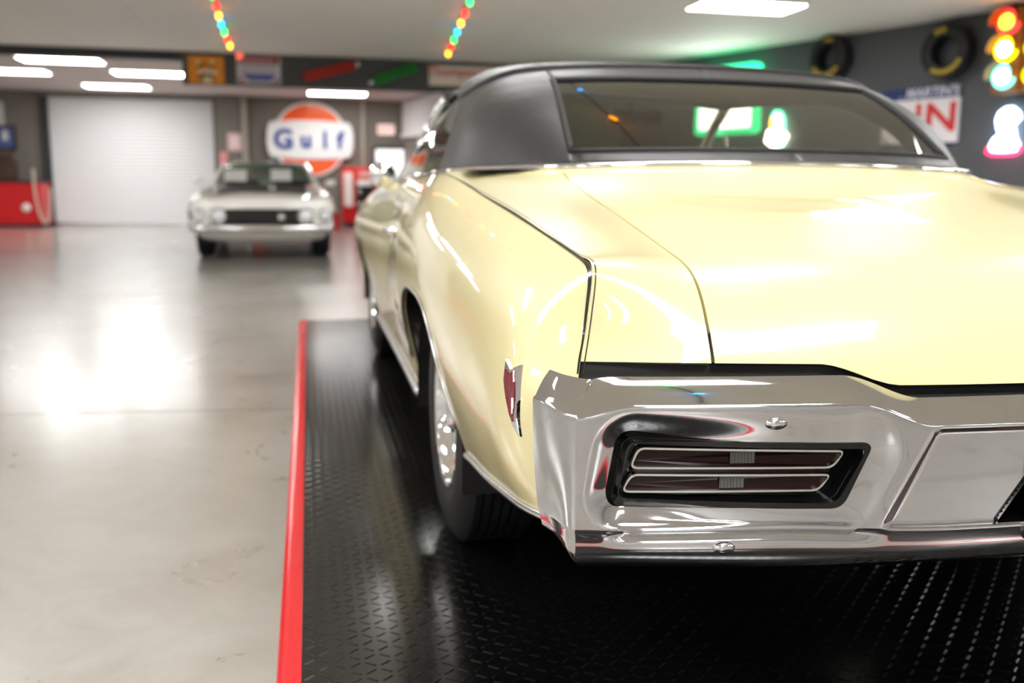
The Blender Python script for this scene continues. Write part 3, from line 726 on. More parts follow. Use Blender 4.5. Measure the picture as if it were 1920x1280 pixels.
cw_ = [[(x*.80, 3.58+.13*(1-x*x)+.14*k, .945+.03*(1-x*x)+.0*k) for x in np.linspace(-1, 1, 21)] for k in (0, 1)]
MB().grid(cw_).build('cowl', M['paint'], car, smooth=True)
# door mirror
mr = MB().lathe([(-.010, .0001), (-.010, .058), (-.004, .062), (.012, .059), (.035, .042), (.050, .0001)], (0, 0, 0), 28, 'Y')
mr.v = [(x-.878, y+3.30, z+.990) for x, y, z in mr.v]
mo = mr.build('door_mirror', M['chrome'], car, smooth=True, angle=40)
MB().lathe([(-.0115, .0001), (-.0115, .055), (-.0095, .0565)], (-.878, 3.30, .990), 28, 'Y').build('mirror_glass', M['mirrorglass'], mo, smooth=True)
MB().tube([(-.868, 3.32, .955), (-.845, 3.34, .925), (-.80, 3.36, .92)], [.012, .014, .022], 10).build('mirror_stem', M['chrome'], mo, smooth=True)
# cabin
sh = [[(-p[0] if i < 20 else p[0], p[1]+.012, p[2]-.012) for i, p in enumerate(list(R8[::-2])+list(R8[1::2]))]]
Q = np.array([[(x, y0, z) for x in np.linspace(-.80, .80, 20)] for (y0, z) in ((1.08, .985), (1.30, .985), (1.55, .97))])
for i in range(3): Q[i, :, 1] += .40*np.abs(Q[i, :, 0])**2.2*(1 if i < 2 else .3)
MB().grid(Q).build('parcel_shelf', mat('dark_grey_well', srgb(70, 70, 70), .7), car, smooth=True)
def seat(x0, x1, y, name):
    t = MB().box((x0, y-.09, .40), (x1, y+.09, .93), .05).box((x0, y+.06, .36), (x1, y+.58, .52), .05)
    t.build(name, M['interior'], car, smooth=True, angle=60)
seat(-.62, .62, 1.72, 'rear_seat'); seat(-.66, -.10, 2.55, 'front_seat'); seat(.10, .66, 2.55, 'front_seat')
MB().box((-.74, 3.28, .70), (.74, 3.55, .93), .05).build('dashboard', M['interior'], car, smooth=True, angle=60)
swp = [(-.36+.19*math.cos(a), 3.10+.19*math.sin(a)*.45, .84+.19*math.sin(a)*.88) for a in np.linspace(0, 2*math.pi, 33)[:-1]]
sw = MB().tube(swp, .014, 8, closed=True); sw.tube([(-.36, 3.10, .84), (-.36, 3.34, .76)], .03, 10); sw.tube([swp[0], swp[16]], .012, 6)
sw.build('steering_wheel', M['interior'], car, smooth=True)
im = MB().box((-.12, -.02, -.034), (.12, .02, .034), .014); im.v = [(x+.24, y+2.98, z+1.255) for x, y, z in im.v]
im.tube([(.24, 2.99, 1.27), (.24, 3.0, 1.35)], .012, 8); im.build('cabin_mirror', M['black'], car, smooth=True, angle=60)
# floor pan and arch liners keep daylight out
up = MB().box((-.78, .95, .30), (.78, 3.9, .34)); up.box((-.70, .22, .44), (.70, .98, .48)); up.box((-.76, 3.6, .34), (.76, 4.8, .40))
for y in (1.275, 4.125):
    for s in (1, -1):
        arc = [[(-s*x, y+.44*math.cos(a), .30+.42*math.sin(a)) for a in np.linspace(-.1, math.pi+.1, 18)] for x in (.60, .90)]
        up.grid(arc); up.add([(-s*.60, y+.44*math.cos(a), .30+.42*math.sin(a)) for a in np.linspace(-.1, math.pi+.1, 18)], [tuple(range(18))])
up.build('underbody', M['black'], car)

# ---- wheels
def wheel(x, y, s, parent, R=.335, W=.205, rr=.19):
    """s=1: outer face towards -x"""
    w2 = W/2; pr = [(-w2+.012, rr), (-w2-.004, rr+.03), (-w2-.008, rr+.075), (-w2+.006, R-.028), (-w2+.022, R-.008)]
    g = np.linspace(-w2+.03, w2-.03, 7)
    for k in range(6):
        pr += [(g[k]+.001, R), (g[k+1]-.007, R), (g[k+1]-.006, R-.009), (g[k+1]-.001, R-.009)] if k < 5 else [(g[k]+.001, R), (g[k+1], R)]
    pr += [(w2-.022, R-.008), (w2-.006, R-.028), (w2+.008, rr+.075), (w2+.004, rr+.03), (w2-.012, rr)]
    pr = [(-a*-s if False else a*s, r) for a, r in pr]
    ty = MB().lathe(pr, (x, y, R), 72, 'X').build('tyre', M['rubber'], parent, smooth=True, angle=35)
    rim = MB().lathe([(-s*(w2-.006), rr+.012), (-s*(w2+.002), rr+.004), (-s*(w2-.004), rr-.008), (-s*(w2-.03), rr-.016), (-s*(w2-.06), rr-.028), (-s*(w2-.075), rr-.06), (-s*(w2-.068), .075), (-s*(w2-.045), .055)], (x, y, R), 56, 'X').build('wheel_rim', M['chrome'], parent, smooth=True)
    cap = MB().lathe([(-s*(w2-.06), .058), (-s*(w2-.018), .05), (-s*(w2-.008), .036), (-s*(w2-.004), .0001)], (x, y, R), 28, 'X').build('hub_cap', M['chrome'], rim, smooth=True)
    for k in range(5):
        a = k*2*math.pi/5+.3
        sp = MB().box((-.012, -.022, .06), (.012, .022, rr-.012), .006).xf(Matrix.Translation((x-s*(w2-.052), y, R)) @ Matrix.Rotation(a, 4, 'X')); sp.build('spoke', M['alu'], rim)
        b = MB().tube([(x-s*(w2-.06), y+.072*math.sin(a+.6), R+.072*math.cos(a+.6)), (x-s*(w2-.03), y+.072*math.sin(a+.6), R+.072*math.cos(a+.6))], .009, 6).build('lug_nut', M['chrome'], rim)
    MB().lathe([(0, .06), (0, rr-.01)], (x+s*.02, y, R), 28, 'X').build('brake_drum', M['black'], rim)
wheel(-.775, 1.275, 1, car); wheel(.775, 1.275, -1, car); wheel(-.775, 4.125, 1, car); wheel(.775, 4.125, -1, car)

# ================================================================== mat with red edge
MX0, MX1, MY0, MY1 = -1.264, 1.55, -.72, 5.5
mt = tag(MB().box((MX0, MY0, FZ), (MX1, MY1, 0)).build('floor_mat', M['matblack']), 'black raised-tread plastic floor mat with red edging under the yellow car', 'mat')
def bars():
    p = .030; xs = np.arange(MX0+.02, 1.3, p); ys = np.arange(MY0+.03, MY1-.02, p)
    I_, J = np.meshgrid(np.arange(len(xs)), np.arange(len(ys)), indexing='ij'); cx, cy = xs[I_].ravel(), ys[J].ravel(); k = ((I_+J) % 2).ravel()
    a = np.where(k == 0, math.radians(38), math.radians(-38)); L, W_, H = .0130, .0030, .0012
    ux, uy = np.cos(a), np.sin(a); vx, vy = -uy, ux
    pts = []
    for (l, w_, h) in ((-L, -W_, 0), (L, -W_, 0), (L, W_, 0), (-L, W_, 0), (-L*.72, 0, H), (L*.72, 0, H)):
        pts.append(np.stack([cx+ux*l+vx*w_, cy+uy*l+vy*w_, np.full_like(cx, h)], 1))
    V = np.stack(pts, 1).reshape(-1, 3); n = len(cx); base = np.arange(n)*6
    Q = np.concatenate([np.stack([base+0, base+1, base+5, base+4], 1), np.stack([base+2, base+3, base+4, base+5], 1)])
    T3 = np.concatenate([np.stack([base+1, base+2, base+5], 1), np.stack([base+3, base+0, base+4], 1)])
    me = bpy.data.meshes.new('tread_bars'); me.from_pydata(V.tolist(), [], Q.tolist()+T3.tolist()); me.materials.append(M['matbar'])
    o = bpy.data.objects.new('tread_bars', me); COL.objects.link(o); o.parent = mt; o['kind'] = 'stuff'
bars()
# ramped edging in lengths
ey = MY0; k = 0
sec = [(0, 0), (.004, .006), (.022, .0125), (.036, .014), (.048, .0145), (.050, .0)]
while ey < MY1-.01:
    e2 = min(ey+.61, MY1); G = [[(MX0-.042+a, yy, FZ+b) for a, b in sec] for yy in (ey+.0006, e2-.0006)]
    mb = MB().grid(G); mb.add(G[0], [tuple(range(6))]); mb.add(G[1], [tuple(range(6))]); mb.build('edge_strip', M['redstrip'], mt, smooth=True, angle=40); ey = e2

ex_ = MX0-.042
while ex_ < MX1-.01:
    e2 = min(ex_+.61, MX1); G = [[(xx, MY0-.042+a, FZ+b) for a, b in sec] for xx in (ex_+.0006, e2-.0006)]
    mb = MB().grid(G); mb.add(G[0], [tuple(range(6))]); mb.add(G[1], [tuple(range(6))]); mb.build('edge_strip', M['redstrip'], mt, smooth=True, angle=40); ex_ = e2

ey = MY0
while ey < MY1-.01:
    e2 = min(ey+.61, MY1); G = [[(MX1+.042-a, yy, FZ+b) for a, b in sec] for yy in (ey+.0006, e2-.0006)]
    mb = MB().grid(G); mb.add(G[0], [tuple(range(6))]); mb.add(G[1], [tuple(range(6))]); mb.build('edge_strip', M['redstrip'], mt, smooth=True, angle=40); ey = e2

# ================================================================== white coupe facing the camera
wc = thing('coupe_car', 'white vintage coupe with black hood panel facing forward in front of the roller door', 'car', None, (-1.80, 11.82, FZ), .02)
# local: x right, y back (front axle at 0), z up
Wc = [[(0,-.86,.66),(.40,-.85,.66),(.66,-.82,.66),(.80,-.80,.655),(.88,-.74,.62),(.892,-.72,.55),(.88,-.70,.45),(.85,-.68,.30)],
      [(0,-.84,.74),(.40,-.83,.74),(.66,-.80,.745),(.79,-.78,.745),(.885,-.70,.67),(.900,-.66,.57),(.89,-.64,.45),(.86,-.62,.27)],
      [(0,-.72,.80),(.40,-.71,.79),(.66,-.69,.785),(.79,-.66,.795),(.888,-.58,.71),(.905,-.55,.58),(.895,-.52,.45),(.865,-.50,.25)],
      [(0,-.30,.855),(.40,-.30,.845),(.66,-.30,.83),(.79,-.30,.845),(.885,-.30,.76),(.910,-.30,.60),(.90,-.30,.45),(.87,-.30,.24)],
      [(0,.40,.905),(.40,.40,.895),(.66,.40,.875),(.785,.40,.885),(.88,.40,.79),(.905,.40,.62),(.895,.40,.45),(.87,.40,.24)],
      [(0,1.05,.945),(.40,1.08,.935),(.66,1.12,.91),(.78,1.15,.91),(.875,1.15,.80),(.90,1.15,.63),(.89,1.15,.45),(.87,1.15,.24)],
      [(0,2.0,.95),(.40,2.0,.94),(.66,2.0,.925),(.775,2.0,.92),(.87,2.0,.81),(.895,2.0,.64),(.89,2.0,.45),(.87,2.0,.24)],
      [(0,2.9,.96),(.40,2.9,.95),(.66,2.9,.94),(.78,2.9,.945),(.885,2.9,.83),(.91,2.9,.65),(.90,2.9,.46),(.87,2.9,.26)],
      [(0,3.72,.90),(.40,3.72,.90),(.66,3.70,.90),(.78,3.68,.90),(.87,3.66,.80),(.89,3.66,.65),(.88,3.66,.48),(.85,3.66,.34)]]
PW = Patch(np.array(Wc)); G = PW.rows(np.linspace(0, 1, 120), np.linspace(0, 1, 60))
bw_ = MB()
arch = lambda y, c: .31 + .0*y
for s in (1, -1):
    H = G.copy(); H[..., 0] *= s; o0 = len(bw_.v); bw_.v += [tuple(p) for p in H.reshape(-1, 3)]
    for i in range(119):
        for j in range(59):
            p = G[i, j]
            if p[0] > .82 and any((p[1]-c)**2+(p[2]-.31)**2 < .36**2 for c in (0, 2.74)): continue
            q = (o0+i*60+j, o0+i*60+j+1, o0+(i+1)*60+j+1, o0+(i+1)*60+j); bw_.f.append(q if s == -1 else q[::-1])
bw_.build('body', M['cream'], wc, smooth=True, angle=60)
fr = MB()
def fy(x): return -.86+.10*abs(x/.88)**3
fp = [[(x, fy(x)+.005, z) for x in np.linspace(-.86, .86, 31)] for z in (.66, .62, .40, .36)]
for k, z in enumerate((.36, .30, .235, .20)): pass
fr.grid(fp)
fr.build('nose_panel', M['cream'], wc, smooth=True)
va = [[(x*(1-.04*k), fy(x)+.03+.035*k*k, .37-.055*k) for x in np.linspace(-.84, .84, 31)] for k in (0, 1, 2, 3)]
for r in va:
    for i, p in enumerate(r): r[i] = (p[0], p[1], p[2]+.05*abs(p[0]/.84)**4)
MB().grid(va).build('lower_valance', M['cream'], wc, smooth=True)
hdp = [[(x, p, .003) for x in (0,)] for p in (0,)]
us = np.linspace(PW.tu[3]-.02, PW.tu[5]-.004, 16); hb = PW.rows(us, np.linspace(0, PW.tv[2]*.86, 12)); mbh = MB()
for s in (1, -1): H = hb+np.array([0, 0, .005]); H = H.copy(); H[..., 0] *= s; mbh.grid(H)
mbh.build('hood_panel', M['greyblack'], wc, smooth=True)
MB().box((-.62, -.905, .455), (.62, -.845, .645), .03).build('grille_surround', M['blackgloss'], wc)
gb = MB()
for k in range(7): gb.box((-.46, -.912, .475+k*.024), (.46, -.903, .479+k*.024))
gb.build('grille_bars', mat('grille_bar_black', srgb(24, 24, 25), .4), wc)
MB().prism(rrect(-.035, .515, .035, .585, .012, 2), lambda a, b: (a+.23, -.925, b), lambda a, b: (a+.23, -.91, b)).build('grille_emblem', M['alu'], wc)
for x, r, y in ((-.53, .085, -.90), (.53, .085, -.90), (-.765, .072, -.80), (.765, .072, -.80)):
    h = MB().lathe([(-.03, .0001), (-.026, r*.5), (-.012, r*.85), (0, r)], (x, y, .555), 24, 'Y').build('headlamp', M['headlamp'], wc, smooth=True)
    MB().lathe([(-.012, r), (-.016, r+.012), (.02, r+.02)], (x, y, .555), 24, 'Y').build('bezel', M['alu'], h, smooth=True)
bpp = [(x, fy(x)-.06+.12*max(0, abs(x)-.80)*4, .405) for x in np.linspace(-.88, .88, 25)]
MB().grid([[(p[0], p[1]+dy, p[2]+dz) for p in bpp] for dy, dz in ((.05, .05), (.0, .042), (-.008, .0), (.0, -.042), (.05, -.05))]).build('front_bumper', M['chrome'], wc, smooth=True)
# greenhouse
RF = [[(0,1.13,.955),(.40,1.16,.95),(.62,1.22,.94),(.70,1.30,.935)], [(0,1.50,1.14),(.38,1.52,1.13),(.57,1.56,1.12),(.64,1.62,1.10)], [(0,1.80,1.265),(.36,1.82,1.255),(.52,1.85,1.24),(.58,1.90,1.215)]]
PR = Patch(np.array(RF)); mbw = MB(); g = PR.rows(np.linspace(0, 1, 14), np.linspace(0, 1, 18))
for s in (1, -1): H = g.copy(); H[..., 0] *= s; mbw.grid(H)
mbw.build('windshield', M['greenglass'], wc, smooth=True)
RT = [[(0,1.80,1.27),(.36,1.82,1.262),(.52,1.85,1.248),(.59,1.89,1.215)], [(0,2.2,1.292),(.36,2.2,1.285),(.53,2.2,1.27),(.60,2.2,1.235)], [(0,2.75,1.275),(.36,2.75,1.268),(.53,2.75,1.25),(.60,2.75,1.215)], [(0,3.55,.96),(.36,3.5,.97),(.56,3.45,.98),(.66,3.4,.98)]]
PRT = Patch(np.array(RT)); mbw = MB(); g = PRT.rows(np.linspace(0, 1, 24), np.linspace(0, 1, 18))
for s in (1, -1): H = g.copy(); H[..., 0] *= s; mbw.grid(H)
mbw.build('roof', M['cream'], wc, smooth=True)
for s in (1, -1):
    MB().tube([(s*.735, 1.20, .92), (s*.66, 1.55, 1.09), (s*.595, 1.88, 1.235)], [.04, .035, .035], 8).build('windshield_pillar', M['cream'], wc, smooth=True)
    MB().grid([[(s*.60, 1.95, 1.22), (s*.61, 2.7, 1.22)], [(s*.76, 1.25, .93), (s*.77, 2.9, .95)]]).build('side_window', M['glass'], wc)
    MB().box((s*.93-.07, 1.22, .93), (s*.93+.07, 1.32, 1.02), .03).build('door_mirror', M['cream'], wc, smooth=True, angle=50)
MB().box((-.66, 1.30, .62), (.66, 1.52, .92), .04).build('dashboard', M['interior'], wc)
for x in (-.36, .36): MB().box((x-.25, 2.1, .35), (x+.25, 2.28, 1.02), .05).build('front_seat', M['interior'], wc)
MB().box((-.8, -.5, .22), (.8, 3.4, .27)).build('underbody', M['black'], wc)
paper = mat('white_card', (.92, .92, .92, 1), .6)
for x0, x1, z0, z1 in ((-.58, -.26, .985, 1.15), (.08, .37, 1.00, 1.17)):
    yo = lambda z: 1.15+(z-.955)*1.98
    q = [(x0, z0), (x1, z0), (x1, z1), (x0, z1)]
    MB().prism(q, lambda a, b: (a, yo(b)+.25*abs(a)**2-.065, b), lambda a, b: (a, yo(b)+.25*abs(a)**2-.062, b)).build('windshield_card', paper, wc)
hc = MB().lathe([(0, .055), (.03, .05), (.045, .03), (.05, .0001)], (.12, .02, .885), 18, 'Z').build('hood_pin_cap', M['alu'], wc, smooth=True)
wheel(-.745, 0, 1, wc, .32, .20, .185); wheel(.745, 0, -1, wc, .32, .20, .185); wheel(-.745, 2.74, 1, wc, .32, .20, .185); wheel(.745, 2.74, -1, wc, .32, .20, .185)

# ================================================================== back bay furniture
M['letterblue'] = mat('blue_lettering', srgb(28, 62, 150), .4)
M['letterred'] = mat('red_lettering', srgb(205, 48, 52), .4)
M['orange'] = mat('orange_sign_plastic', srgb(250, 92, 22), .25, coat=.6)
M['signwhite'] = mat('white_sign_plastic', (.86, .85, .84, 1), .25, coat=.6)  # plain glossy white plastic, gives no light of its own
# round sign
c = at(582, 262, 'Y', BY-.09); sg = thing('round_sign', 'round orange and white petrol sign with blue lettering on the bay wall', 'sign', None, tuple(c))
R = .845
MB().lathe([(.04, .0001), (.04, R), (-.04, R), (-.05, R-.015), (-.05, R-.06)], (0, .04, 0), 64, 'Y').build('sign_case', M['white'], sg, smooth=True, angle=40)
MB().lathe([(-.012, .0001), (-.012, R-.06)], (0, .0, 0), 64, 'Y').build('orange_face', M['orange'], sg)
bnd = []
for k in range(13):
    a = math.radians(-90+180*k/12); bnd.append((.80+.165*abs(math.cos(a))**.6, .40*math.sin(a)))
top_ = [(x, .40+.035*(1-(x/.8)**2)) for x in np.linspace(.75, -.75, 9)]
bnd = [(x, z) for x, z in bnd]+top_+[(-x, -z) for x, z in bnd]+[(-x, -z) for x, z in top_]
MB().prism(bnd, lambda a, b: (a, -.05, b), lambda a, b: (a, .03, b)).build('white_band', M['signwhite'], sg)
for ch, x, sz in (('G', -.60, .60), ('u', -.10, .50), ('l', .33, .52), ('f', .66, .52)):
    text_mb(ch, sz, plane_M((x, -.062, -.02), (1, 0, 0), (0, 0, 1)), .006, bold=.02).build('letter', M['letterblue'], sg)
# red counter with brown machine, hose, picture
ct = thing('red_counter', 'bright red service counter beside the roller door', 'counter', None, (-8.2, 20.72, FZ))
MB().box((-1.6, -.40, .06), (1.50, .40, .93), .03).build('front', M['red'], ct); MB().box((-1.62, -.43, .93), (1.53, .42, .97), .01).build('worktop', M['frame'], ct)
MB().box((-1.58, -.36, 0), (1.46, .38, .06)).build('plinth', M['frame'], ct)
p = at(49, 389, 'Y', 20.30); MB().lathe([(-.03, .0001), (-.03, .06), (-.015, .085), (0, .09)], (p[0]+8.2, -.40, p[2]-FZ), 24, 'Y').build('dial', M['white'], ct, smooth=True)
bmc = thing('cash_register', 'brown wooden-cased old cash register on the red counter', 'cash register', None, (-7.62, 20.72, FZ+.97))
brown = mat('brown_wood_case', srgb(74, 50, 42), .45, var=.15, vscale=6)
MB().box((-.36, -.22, 0), (.34, .22, .42), .03).build('case', brown, bmc); MB().box((-.30, -.15, .42), (.28, .18, .64), .06).build('hood', brown, bmc, smooth=True, angle=50)
for k in range(6): MB().tube([(-.25+k*.09, -.24, .30), (-.25+k*.09, -.20, .33)], .02, 8).build('key', M['alu'], bmc)
hp = [at(x, y, 'Y', 20.24) for x, y in ((62, 316), (63, 335), (65, 355), (69, 380), (75, 402), (84, 417), (92, 412), (95, 395), (95, 370), (94, 352))]
tt = np.linspace(0, 1, len(hp)); hs = Spl(tt, np.array(hp))(np.linspace(0, 1, 40))
hs_o = MB().tube([tuple(q) for q in hs], .027, 10).build('air_hose', mat('tan_hose', srgb(196, 176, 160), .5), None, smooth=True); tag(hs_o, 'tan coiled hose looping down over the end of the red counter', 'hose')
p = at(10, 258, 'Y', BY-.02); pic = thing('framed_picture', 'small dark framed picture with blue and white print above the cash register', 'picture', None, tuple(p))
MB().ringprism(rrect(-.22, -.26, .22, .26, .01, 1), rrect(-.17, -.21, .17, .21, .005, 1), lambda a, b: (a, -.03, b), lambda a, b: (a, .01, b)).build('frame', mat('dark_brown_frame', srgb(52, 36, 32), .5), pic)
MB().box((-.18, -.01, -.22), (.18, .005, .22)).build('backing', mat('blue_print', srgb(84, 104, 160), .5), pic)
MB().prism([(-.06, -.05), (.06, -.05), (.04, .15), (-.04, .15)], lambda a, b: (a, -.014, b), lambda a, b: (a, -.009, b)).build('print_figure', M['white'], pic)
p = at(2, 215, 'Y', BY-.03); tag(MB().box((p[0]-.12, BY-.03, p[2]-.28), (p[0]+.05, BY-.004, p[2]+.28), .005).build('wall_notice', M['wallpale']), 'pale narrow notice board on the grey wall above the framed picture', 'notice')
# notices on the pier
p = at(440, 266, 'Y', BY-.23); nb = thing('wall_notice', 'small white square notice with red border on the pier by the door', 'notice', None, tuple(p))
MB().box((-.15, -.008, -.19), (.15, .006, .19), .004).build('board', mat('pink_white_board', srgb(240, 222, 218), .5), nb)
MB().ringprism(rrect(-.13, -.17, .13, .17, .01, 1), rrect(-.10, -.14, .10, .14, .01, 1), lambda a, b: (a, -.012, b), lambda a, b: (a, -.008, b)).build('border', mat('faint_red', srgb(226, 170, 170), .5), nb)
p = at(420, 300, 'Y', BY-.24); tag(MB().box((p[0]-.09, BY-.26, p[2]-.22), (p[0]+.09, BY-.225, p[2]+.18), .02).build('fire_extinguisher_box', mat('pale_red_box', srgb(226, 150, 150), .5)), 'pale pink box mounted low on the pier by the door', 'box')
# red vending machine
vm = thing('vending_machine', 'red drinks machine with white side panel and black front near the round sign', 'machine', None, (-.02, 20.80, FZ))
MB().box((-.44, -.30, .08), (.42, .36, 1.34), .05).build('cabinet', M['red'], vm, smooth=True, angle=50)
MB().box((-.40, -.33, .46), (-.20, -.295, 1.22), .02).build('white_panel', mat('cream_panel', srgb(240, 226, 222), .4), vm)
MB().box((-.13, -.34, .34), (.26, -.295, .98), .01).build('black_front', M['greyblack'], vm)
MB().box((-.13, -.35, 1.00), (.30, -.295, 1.32), .03).build('header', mat('light_red_header', srgb(226, 70, 70), .4), vm)
MB().box((-.10, -.37, .92), (.22, -.33, 1.06), .02).build('white_tray', M['white'], vm)
for z in (.78, .50): MB().lathe([(-.02, .03), (-.02, .05), (0, .055)], (-.04, -.34, z), 18, 'Y').build('dial', M['alu'], vm, smooth=True)
MB().box((-.06, -.362, 1.14), (.24, -.35, 1.24), .005).build('header_panel', mat('pale_pink', srgb(240, 190, 186), .5), vm)
for x in (-.36, .34):
    for y in (-.22, .28): MB().box((x-.05, y-.05, 0), (x+.05, y+.05, .09)).build('foot', M['frame'], vm)
wv = tag(MB().box((.46, 20.6, FZ), (.86, 21.1, 1.12), .04).build('tool_chest', mat('dark_red_chest', srgb(150, 24, 32), .4)), 'dark red low chest standing right of the drinks machine', 'chest')
# monitor and exit sign
p0, p1 = at(693, 272, 'Y', BY-.05), at(775, 345, 'Y', BY-.05)
tv = thing('wall_monitor', 'dark framed wall screen showing a white picture beside the white cladding', 'screen', None, ((p0[0]+p1[0])/2-.04, BY-.04, (p0[2]+p1[2])/2))
hw, hh = .40, .42
MB().ringprism(rrect(-hw, -hh, hw, hh, .02, 2), rrect(-hw+.07, -hh+.06, hw-.07, hh-.07, .01, 2), lambda a, b: (a, -.05, b), lambda a, b: (a, .035, b)).build('frame', M['frame'], tv)
MB().box((-hw+.06, -.03, -hh+.05), (hw-.06, .03, hh-.06)).build('screen', glow('lit_screen', (.95, .95, .98, 1), .8), tv)
p = at(724, 243, 'Y', BY-.05); ex = thing('exit_sign', 'small lit red and white exit sign box above the wall screen', 'sign', None, (p[0], BY-.05, p[2]))
MB().box((-.19, -.03, -.11), (.19, .045, .11), .01).build('case', glow('lit_pinkish', (1, .80, .74, 1), .55), ex)
text_mb('EXIT', .17, plane_M((0, -.034, 0), (1, 0, 0), (0, 0, 1)), .002, bold=.003).build('lettering', mat('exit_red', srgb(226, 110, 100), .5), ex)
# items on the floor behind the white car
jk = thing('floor_jack', 'low red trolley jack on the floor behind the white coupe', 'jack', None, (-2.05, 19.2, FZ))
MB().box((-.32, -.2, .10), (-.06, .3, .34), .04).build('frame', M['red'], jk); MB().box((-.06, -.1, .14), (.30, .2, .24), .03).build('arm', M['frame'], jk)
for x in (-.28, -.08): MB().lathe([(-.03, .02), (-.03, .06), (.03, .06), (.03, .02)], (x, -.1, .062), 16, 'X').build('caster', M['black'], jk)
bx = thing('storage_bin', 'blue and grey lidded bin on the floor behind the white coupe', 'bin', None, (-1.45, 19.3, FZ))
MB().box((-.30, -.2, 0), (.30, .2, .34), .03).build('tub', mat('blue_tub', srgb(52, 62, 92), .5), bx); MB().box((-.32, -.22, .34), (.32, .22, .38), .01).build('lid', M['alu'], bx)
rb = thing('red_toolbox', 'red metal toolbox on the floor behind the white coupe', 'toolbox', None, (-.80, 19.25, FZ))
MB().box((-.24, -.15, 0), (.24, .15, .32), .02).build('case', M['red'], rb); MB().box((-.25, -.16, .32), (.25, .16, .36), .01).build('lid', M['red'], rb)
MB().tube([(-.1, 0, .36), (-.1, 0, .41), (.1, 0, .41), (.1, 0, .36)], .012, 8).build('handle', M['alu'], rb, smooth=True)

# ================================================================== signs on the fascia
def fpt(px, py): return at(px, py, 'Y', FY-.07)
def board(px0, py0, px1, py1, name, label, m, t=.02):
    a, b = fpt(px0, py0), fpt(px1, py1); o = thing(name, label, 'sign', None, ((a[0]+b[0])/2, FY-.075, (a[2]+b[2])/2)); hw, hh = (b[0]-a[0])/2, (a[2]-b[2])/2
    MB().box((-hw, -t/2, -hh), (hw, t/2, hh), .004).build('panel', m, o); return o, hw, hh
def flat(o, poly, m, y=-.013, name='print'):
    return MB().prism(poly, lambda a, b: (a, y, b), lambda a, b: (a, y+.002, b)).build(name, m, o)
o, hw, hh = board(352, 104, 421, 157, 'orange_sign', 'orange square sign with white banner and dark winged motif on the fascia', mat('orange_print', srgb(226, 142, 24), .5))
dk = mat('dark_olive_print', srgb(96, 70, 16), .5)
flat(o, [(-hw*.45, hh*.1), (-hw*.1, hh*.2), (-hw*.1, hh*.55), (-hw*.5, hh*.45)], dk, name='dark_motif'); flat(o, [(hw*.45, hh*.1), (hw*.1, hh*.2), (hw*.1, hh*.55), (hw*.5, hh*.45)], dk, name='dark_motif')
flat(o, [(-hw*.5, -hh*.7), (hw*.45, -hh*.75), (hw*.3, -hh*.2), (-hw*.3, -hh*.15)], dk, name='dark_motif')
ban = [(x*hw, hh*(-.05-.28*(x-.05)**2+.02)) for x in np.linspace(-.45, .6, 9)]
flat(o, ban+[(x, z-hh*.24) for x, z in ban[::-1]], mat('cream_print', srgb(226, 214, 190), .5), -.015, 'white_banner')
for sx in (-.45, .3): flat(o, [(hw*(sx-.15), hh*.75), (hw*(sx+.2), hh*.75), (hw*(sx+.1), hh*.3), (hw*(sx-.05), hh*.3)], mat('pale_orange', srgb(236, 190, 120), .5), -.015, 'pale_motif')
flat(o, [(hw*.06+.07*math.cos(a), -hh*.78+.06*math.sin(a)) for a in np.linspace(0, 6.28, 14)[:-1]], mat('cream2', srgb(222, 205, 170), .5), -.017, 'white_roundel')
o, hw, hh = board(443, 102, 527, 158, 'striped_sign', 'red, white and blue banded sign with star bursts on the fascia', mat('pale_print', srgb(206, 202, 208), .5))
flat(o, [(-hw*.98, hh*.97), (hw*.98, hh*.97), (hw*.9, hh*.35), (-hw*.9, hh*.35)], mat('maroon_print', srgb(150, 66, 74), .5), name='red_band')
flat(o, [(-hw*.8, -hh*.28), (hw*.8, -hh*.28), (hw*.55, -hh*.85), (-hw*.45, -hh*.85)], mat('blue_print2', srgb(92, 98, 164), .5), name='blue_band')
for k in range(9): flat(o, [(-hw*.72+k*hw*.16, hh*.72), (-hw*.62+k*hw*.16, hh*.72), (-hw*.62+k*hw*.16, hh*.5), (-hw*.72+k*hw*.16, hh*.5)], mat('pale2', srgb(200, 170, 172), .5) if k == 0 else bpy.data.materials['pale2'], -.016, 'letter_block')
for k in range(8): flat(o, [(-hw*.8+k*hw*.2, hh*.22), (-hw*.66+k*hw*.2, hh*.22), (-hw*.66+k*hw*.2, -hh*.1), (-hw*.8+k*hw*.2, -hh*.1)], mat('greyprint', srgb(168, 166, 178), .5) if k == 0 else bpy.data.materials['greyprint'], -.016, 'letter_block')
for sx in (-1, 1):
    for k in range(4): flat(o, [(sx*hw*.95, -hh*(.5+.12*k)), (sx*hw*.6, -hh*(.9)), (sx*hw*.66, -hh*.93), (sx*hw*.95, -hh*(.56+.12*k))], bpy.data.materials['maroon_print'], -.016-.001*k, 'burst_ray')
MB().lathe([(-.02, .0001), (-.015, .035), (0, .05)], (-hw*.86, -.012, hh*.88), 16, 'Y').build('red_bulb', glow('red_bulb', srgb(255, 110, 70), .8), o, smooth=True)
